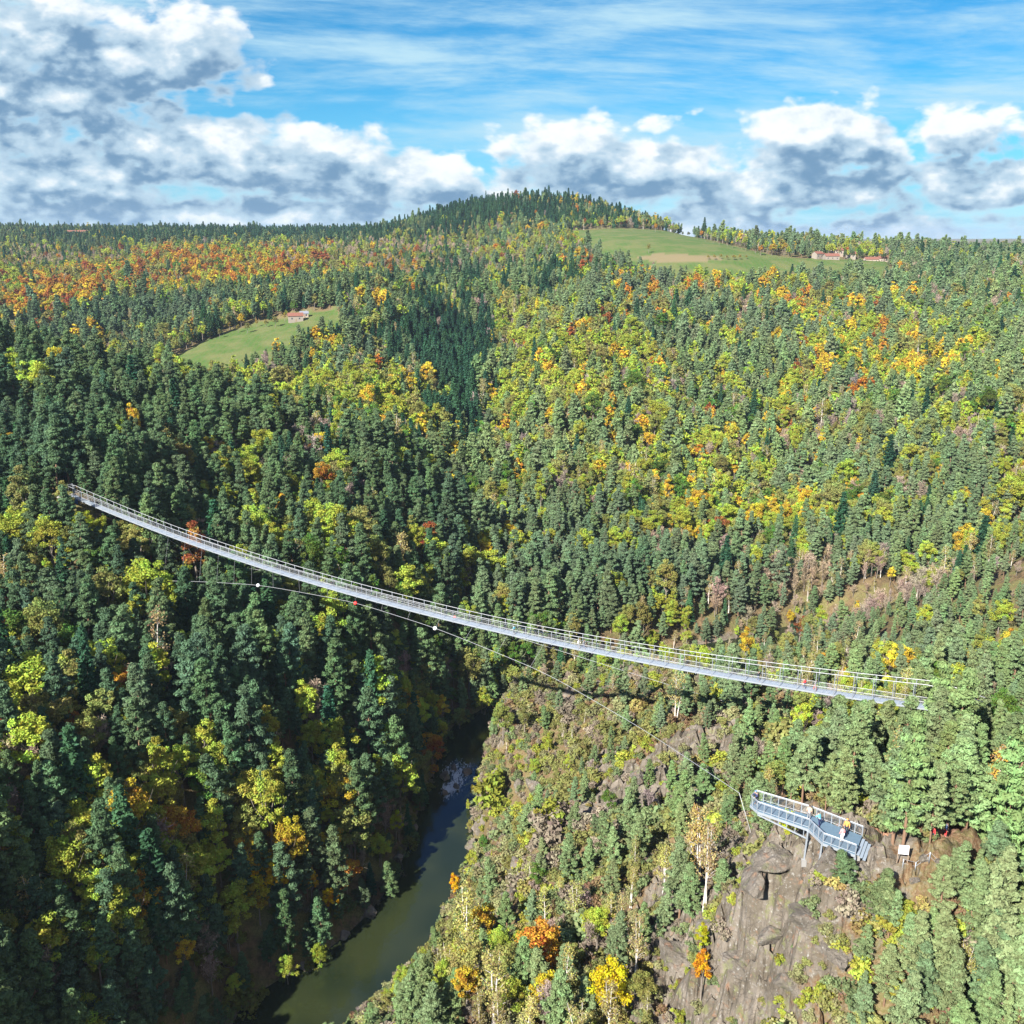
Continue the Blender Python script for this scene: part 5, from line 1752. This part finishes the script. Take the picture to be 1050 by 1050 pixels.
# ---- houses
def house(px, py, Y, w, d, h, rz, label, roofc='roof_tiles', wallc='render', lean=False):
    p = at(px, py, Y); p[2] = float(height(p[0:1], p[1:2])[0])
    root = empty('house', p, rz); tag(root, label, 'house', 'farmhouses above the gorge')
    mb = MB(); mb.box((0, 0, h / 2 - 0.5), (w, d, h + 1.0))
    rh = d * 0.28
    mb.add([(-w / 2, -d / 2, h), (-w / 2, d / 2, h), (-w / 2, 0, h + rh), (w / 2, -d / 2, h), (w / 2, d / 2, h), (w / 2, 0, h + rh)], [(0, 2, 1), (3, 4, 5)])
    mb.build('wall', WALLS[wallc], root)
    mb = MB(); e = 0.4
    for sg in (-1, 1):
        a = (-w / 2 - e, sg * (d / 2 + e), h - e * 0.55 + 0.03); b = (w / 2 + e, sg * (d / 2 + e), h - e * 0.55 + 0.03); c = (w / 2 + e, 0, h + rh + 0.05); dd = (-w / 2 - e, 0, h + rh + 0.05)
        up = (0, 0, 0.22)
        q = [a, b, c, dd] + [tuple(x + y for x, y in zip(k, up)) for k in (a, b, c, dd)]
        mb.add(q, [(3, 2, 1, 0), (4, 5, 6, 7), (0, 1, 5, 4), (1, 2, 6, 5), (2, 3, 7, 6), (3, 0, 4, 7)])
    rf = mb.build('roof', WALLS[roofc], root)
    cm = MB(); cm.box((w * 0.28, 0.3, h + rh + 0.4), (0.7, 0.6, 1.5)); cm.build('chimney', WALLS['render'], rf)
    for k in range(max(2, int(w / 4))):
        x = -w / 2 + (k + 0.5) * w / max(2, int(w / 4))
        f = MB(); f.box((x, -d / 2 - 0.02, h * 0.55), (1.0, 0.08, 1.2)); f.build('window', WALLS['shutter'], root)
    f = MB(); f.box((0.2, -d / 2 - 0.03, 1.0), (1.1, 0.08, 2.1)); f.build('door', M_WOOD, root)


WALLS = dict(roof_tiles=simple('roof_tiles', (0.16, 0.062, 0.04), 0.85, var=0.3, scale=1.2), render=simple('pale_render', (0.22, 0.19, 0.155), 0.9, var=0.15, scale=0.6), stone=simple('stone_wall', (0.33, 0.27, 0.21), 0.9, var=0.3, scale=1.5),
             shutter=simple('dark_window', (0.05, 0.055, 0.07), 0.3, var=0.2), slate=simple('grey_roof', (0.16, 0.17, 0.20), 0.8, var=0.2))


def build_houses():
    house(303, 325, 735, 11, 7, 4.2, 0.25, 'small farmhouse with red roof at the top of the left meadow', 'roof_tiles', 'render')
    house(312, 324.5, 745, 6, 5, 3, 0.25, 'low grey-roofed shed beside the meadow farmhouse', 'slate', 'stone')
    house(80, 236, 1650, 34, 11, 4.5, 0.05, 'long red-roofed barn on the skyline of the left plateau', 'roof_tiles', 'stone')
    house(838, 266, 985, 9, 7, 5, 0.5, 'leftmost house of the hamlet, pale with an orange roof')
    house(852, 266, 975, 14, 8, 4.5, 0.1, 'widest pale house of the hamlet, under a red roof')
    house(858, 262, 1010, 10, 8, 6, 0.3, 'tall house behind the widest house of the hamlet', 'roof_tiles', 'stone')
    house(872, 265, 1000, 9, 7, 5, -0.2, 'house half hidden by trees right of the widest one')
    house(893, 267, 985, 13, 7, 4, 0.05, 'low brown house at the right of the hamlet', 'roof_tiles', 'stone')
    house(905, 267, 990, 10, 7, 4, 0.1, 'rightmost house of the hamlet, dark with a red roof', 'roof_tiles', 'stone')


# ---- small things by the path
def build_path_things():
    p = ray_hit(925, 885, 40, 300)
    root = empty('information_sign', p, -0.15); tag(root, 'white information board on two posts beside the earth path', 'sign')
    mb = MB()
    mb.box((0, 0, 1.45), (0.95, 0.05, 1.0)); mb.build('panel', M_WHITE, root)
    for sg in (-1, 1):
        m = MB(); m.box((0.5 * sg, 0.05, 0.85), (0.08, 0.045, 2.3)); m.build('post', M_WOOD, root)
    for nm, pts, lb in (('wire_fence', ((925, 893), (938, 894), (951, 895), (964, 896)), 'low post-and-wire fence below the information board'),
                        ('wire_fence', ((990, 835), (1002, 840), (1014, 846)), 'low post-and-wire fence behind the white birch trunks')):
        Q = [ray_hit(x, y, 40, 300) for x, y in pts]
        root = empty(nm, Q[0]); tag(root, lb, 'fence')
        for q in Q:
            m = MB(); m.tube([q + [0, 0, -0.3], q + [0, 0, 1.0]], 0.05, 6); m.build('post', M_STEEL, root, True, org=Q[0])
        for hz in (0.5, 0.95):
            m = MB(); m.tube([q + np.array([0, 0, hz]) for q in Q], 0.02, 4); m.build('wire', M_CABLE, root, org=Q[0])


build_ground()
build_river()
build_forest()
build_bridge()
build_platform()
build_people()
build_rocks()
build_houses()
build_path_things()
# ------------------------------------------------------------------ sky, clouds, sun
SUN_AZ = Vector((-0.58, -0.815, 0.0)).normalized()      # towards the sun, on the map
SUN_EL = math.radians(36.5)


SKY = 0.15


def build_light():
    L = bpy.data.lights.new('sun', 'SUN')
    L.energy = 5.0; L.angle = math.radians(0.53); L.color = (1.0, 0.95, 0.87)
    o = bpy.data.objects.new('sun', L); COL.objects.link(o)
    d = Vector((SUN_AZ.x * math.cos(SUN_EL), SUN_AZ.y * math.cos(SUN_EL), math.sin(SUN_EL)))
    o.rotation_euler = d.to_track_quat('Z', 'Y').to_euler()
    o.location = d * 500
    w = bpy.data.worlds.new('World'); scene.world = w
    w.use_nodes = True
    w.cycles.sampling_method = 'NONE'
    w.node_tree.nodes.clear()
    t = NT(w.node_tree)
    sky = t.n('ShaderNodeTexSky', sky_type='NISHITA')
    sky.sun_disc = False
    sky.sun_elevation = SUN_EL
    sky.sun_rotation = math.atan2(SUN_AZ.x, SUN_AZ.y)
    sky.altitude = 900; sky.air_density = 1.0; sky.dust_density = 0.3; sky.ozone_density = 2.5
    tc = t.n('ShaderNodeTexCoord')
    sx = t.n('ShaderNodeSeparateXYZ'); t.L.new(tc.outputs['Generated'], sx.inputs[0])
    X, Y, Z = sx.outputs
    Ya = t.m('MAXIMUM', t.m('ABSOLUTE', Y), 0.15)
    a = t.m('DIVIDE', X, Ya); b = t.m('DIVIDE', Z, Ya)
    # b for a row of the photograph, a for a column
    def ab(px, py):
        u = (px - 525.0) / F; v = (525.0 - py) / F
        return u / (CP + SP * v), (-SP + CP * v) / (CP + SP * v)
    blobs = [  # col,row,rx,ry,weight
        (40, 30, 85, 46, .95), (165, 58, 80, 44, 1.05), (60, 100, 100, 46, .95), (225, 85, 50, 30, .6), (15, 140, 80, 30, .8),
        (70, 182, 130, 36, 1.0), (215, 165, 105, 40, 1.05), (330, 172, 100, 42, 1.05), (430, 186, 80, 34, 1.0), (180, 218, 300, 24, .95), (400, 216, 120, 18, .8),
        (568, 166, 70, 40, 1.05), (645, 184, 70, 34, 1.0), (705, 172, 50, 34, .8), (690, 128, 45, 16, .45), (520, 208, 150, 18, .8),
        (845, 145, 72, 36, 1.1), (800, 200, 80, 26, .9), (885, 192, 75, 24, .9), (1000, 136, 75, 26, .9), (990, 190, 80, 32, 1.0),
        (720, 226, 80, 18, .85), (900, 234, 170, 16, .85), (600, 226, 130, 16, .8), (1035, 226, 70, 14, .75), (1210, 150, 130, 70, .9), (-130, 120, 130, 100, .9)]
    lights = [(45, 8), (85, 40)]
    def density(da, db, det=9):
        aa = t.m('ADD', a, da); bb = t.m('ADD', b, db)
        tot = None
        for (cx, cy, rx, ry, wt) in blobs:
            ca, cb = ab(cx, cy)
            ra = rx / F * 1.08; rb = ry / F * 1.08
            p = t.m('MULTIPLY', t.m('SUBTRACT', aa, ca), 1 / ra); q = t.m('MULTIPLY', t.m('SUBTRACT', bb, cb), 1 / rb)
            r = t.m('ADD', t.m('MULTIPLY', p, p), t.m('MULTIPLY', q, q))
            gss = t.m('MULTIPLY', t.m('POWER', 2.718, t.m('MULTIPLY', r, -1.0)), wt)
            tot = gss if tot is None else t.m('MAXIMUM', tot, gss)
        vec = t.xyz(aa, t.m('MULTIPLY', bb, 1.75), 3.7)
        n1 = t.noise(vec, 11.0, det, 0.62, 0.3)
        vo = t.n('ShaderNodeTexVoronoi', feature='SMOOTH_F1'); t.L.new(vec, vo.inputs['Vector'])
        vo.inputs['Scale'].default_value = 26; vo.inputs['Detail'].default_value = 2.5; vo.inputs['Smoothness'].default_value = 0.8
        puff = t.m('SUBTRACT', 0.42, vo.outputs['Distance'])
        return t.m('ADD', t.m('MULTIPLY_ADD', t.m('SUBTRACT', n1, 0.5), 1.7, tot), t.m('MULTIPLY_ADD', t.ss(0.38, 0.05, tot), -0.45, t.m('MULTIPLY', puff, 0.9))), tot
    D, tot = density(0, 0)
    D2, _ = density(-0.016, 0.028, 9)
    cov = t.ss(-0.14, 0.26, D)
    thick = t.ss(0.15, 1.05, D)
    lit = t.ss(-0.42, 0.98, t.m('SUBTRACT', D, D2))
    lit = t.m('ADD', t.m('MULTIPLY', lit, t.m('SUBTRACT', 1.0, t.m('MULTIPLY', thick, 0.15))), t.m('MULTIPLY', t.m('SUBTRACT', t.noise(t.xyz(a, t.m('MULTIPLY', b, 1.6), 9.0), 24.0, 8, 0.62), 0.5), 1.1), clamp=True)
    # thin high veil, streaked along the horizon
    vv = t.xyz(t.m('MULTIPLY_ADD', b, 1.2, a), t.m('MULTIPLY', b, 6.5), 1.3)
    veil = t.ss(0.38, 0.66, t.noise(vv, 3.0, 9, 0.62, 0.2))
    veil = t.m('MULTIPLY', veil, t.m('MULTIPLY_ADD', t.ss(0.02, 0.12, b), 0.50, 0.45))
    K = 2.4                                                    # cloud radiance relative to the sky texture's own scale
    skyc = t.mix(1.0, sky.outputs[0], (0.05, 0.205, 0.275), 'MULTIPLY')
    c = t.mix(veil, skyc, (0.50 * K, 0.75 * K, 0.88 * K))
    # a brighter, hazier strip right above the horizon
    c = t.mix(t.m('MULTIPLY', t.ss(0.07, 0.0, b), 0.55), c, t.mix(t.ss(0.38, 0.6, t.noise(t.xyz(a, t.m('MULTIPLY', b, 7.0), 5.0), 7.0, 6, 0.6)), (0.16 * K, 0.42 * K, 0.66 * K), (0.80 * K, 0.93 * K, 1.0 * K)))
    c = t.mix(t.m('MULTIPLY', t.ss(0.17, 0.02, b), 0.42), c, (0.40 * K, 0.68 * K, 0.88 * K))
    shade = t.m('MULTIPLY', t.m('SUBTRACT', 1.0, lit), t.m('MULTIPLY_ADD', t.ss(-0.05, 0.5, D), 0.62, 0.38))
    cl = t.mix(t.ss(0.0, 0.55, shade), (0.96 * K, 0.99 * K, 1.0 * K), (0.48 * K, 0.64 * K, 0.77 * K))
    cl = t.mix(t.ss(0.45, 1.0, shade), cl, (0.165 * K, 0.30 * K, 0.47 * K))
    c = t.mix(t.m('MULTIPLY', cov, 0.96), c, cl)
    bg = t.n('ShaderNodeBackground'); bg.inputs['Strength'].default_value = SKY
    t.L.new(c, bg.inputs['Color'])
    # the rest of the sky dome: unseen, bright broken cloud added as fill light, cheaper to evaluate
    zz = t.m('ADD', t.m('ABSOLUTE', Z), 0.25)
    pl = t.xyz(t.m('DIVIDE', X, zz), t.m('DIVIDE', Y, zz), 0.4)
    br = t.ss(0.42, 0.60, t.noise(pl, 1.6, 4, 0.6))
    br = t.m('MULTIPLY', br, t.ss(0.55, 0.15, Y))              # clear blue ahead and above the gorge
    sky2 = t.mix(1.0, sky.outputs[0], (0.055, 0.20, 0.40), 'MULTIPLY')  # deeper blue than the framed sky, tinted for the river's reflection
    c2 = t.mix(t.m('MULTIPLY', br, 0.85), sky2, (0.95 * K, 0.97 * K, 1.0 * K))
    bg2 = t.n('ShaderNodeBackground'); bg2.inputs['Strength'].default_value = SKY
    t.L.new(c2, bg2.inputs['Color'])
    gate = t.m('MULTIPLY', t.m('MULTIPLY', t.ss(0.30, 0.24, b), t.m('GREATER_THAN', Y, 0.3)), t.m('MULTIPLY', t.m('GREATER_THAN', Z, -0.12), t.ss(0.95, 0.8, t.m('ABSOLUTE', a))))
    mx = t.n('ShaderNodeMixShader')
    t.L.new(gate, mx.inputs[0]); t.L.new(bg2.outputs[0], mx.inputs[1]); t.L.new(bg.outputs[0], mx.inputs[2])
    out = t.n('ShaderNodeOutputWorld'); t.L.new(mx.outputs[0], out.inputs[0])
    scene.view_settings.view_transform = 'Standard'
    scene.view_settings.look = 'None'
    scene.view_settings.exposure = 1.6
    scene.view_settings.gamma = 1.0
    scene.view_settings.use_curve_mapping = False
    scene.cycles.max_bounces = 5
    scene.cycles.diffuse_bounces = 3
    scene.cycles.transparent_max_bounces = 4


build_light()


def build_haze():
    m, t, out = mat('thin_haze')
    v = t.n('ShaderNodeVolumePrincipled')
    v.inputs['Color'].default_value = (0.66, 0.84, 1.0, 1)
    v.inputs['Density'].default_value = HAZE
    v.inputs['Anisotropy'].default_value = 0.2
    t.L.new(v.outputs[0], out.inputs['Volume'])
    mb = MB(); mb.box((0, 5900, 96), (19900, 12400, 210))
    o = mb.build('haze', m)
    tag(o, 'thin blue autumn haze in the air over the valley', 'haze', kind='stuff')


HAZE = 0.00005
build_haze()
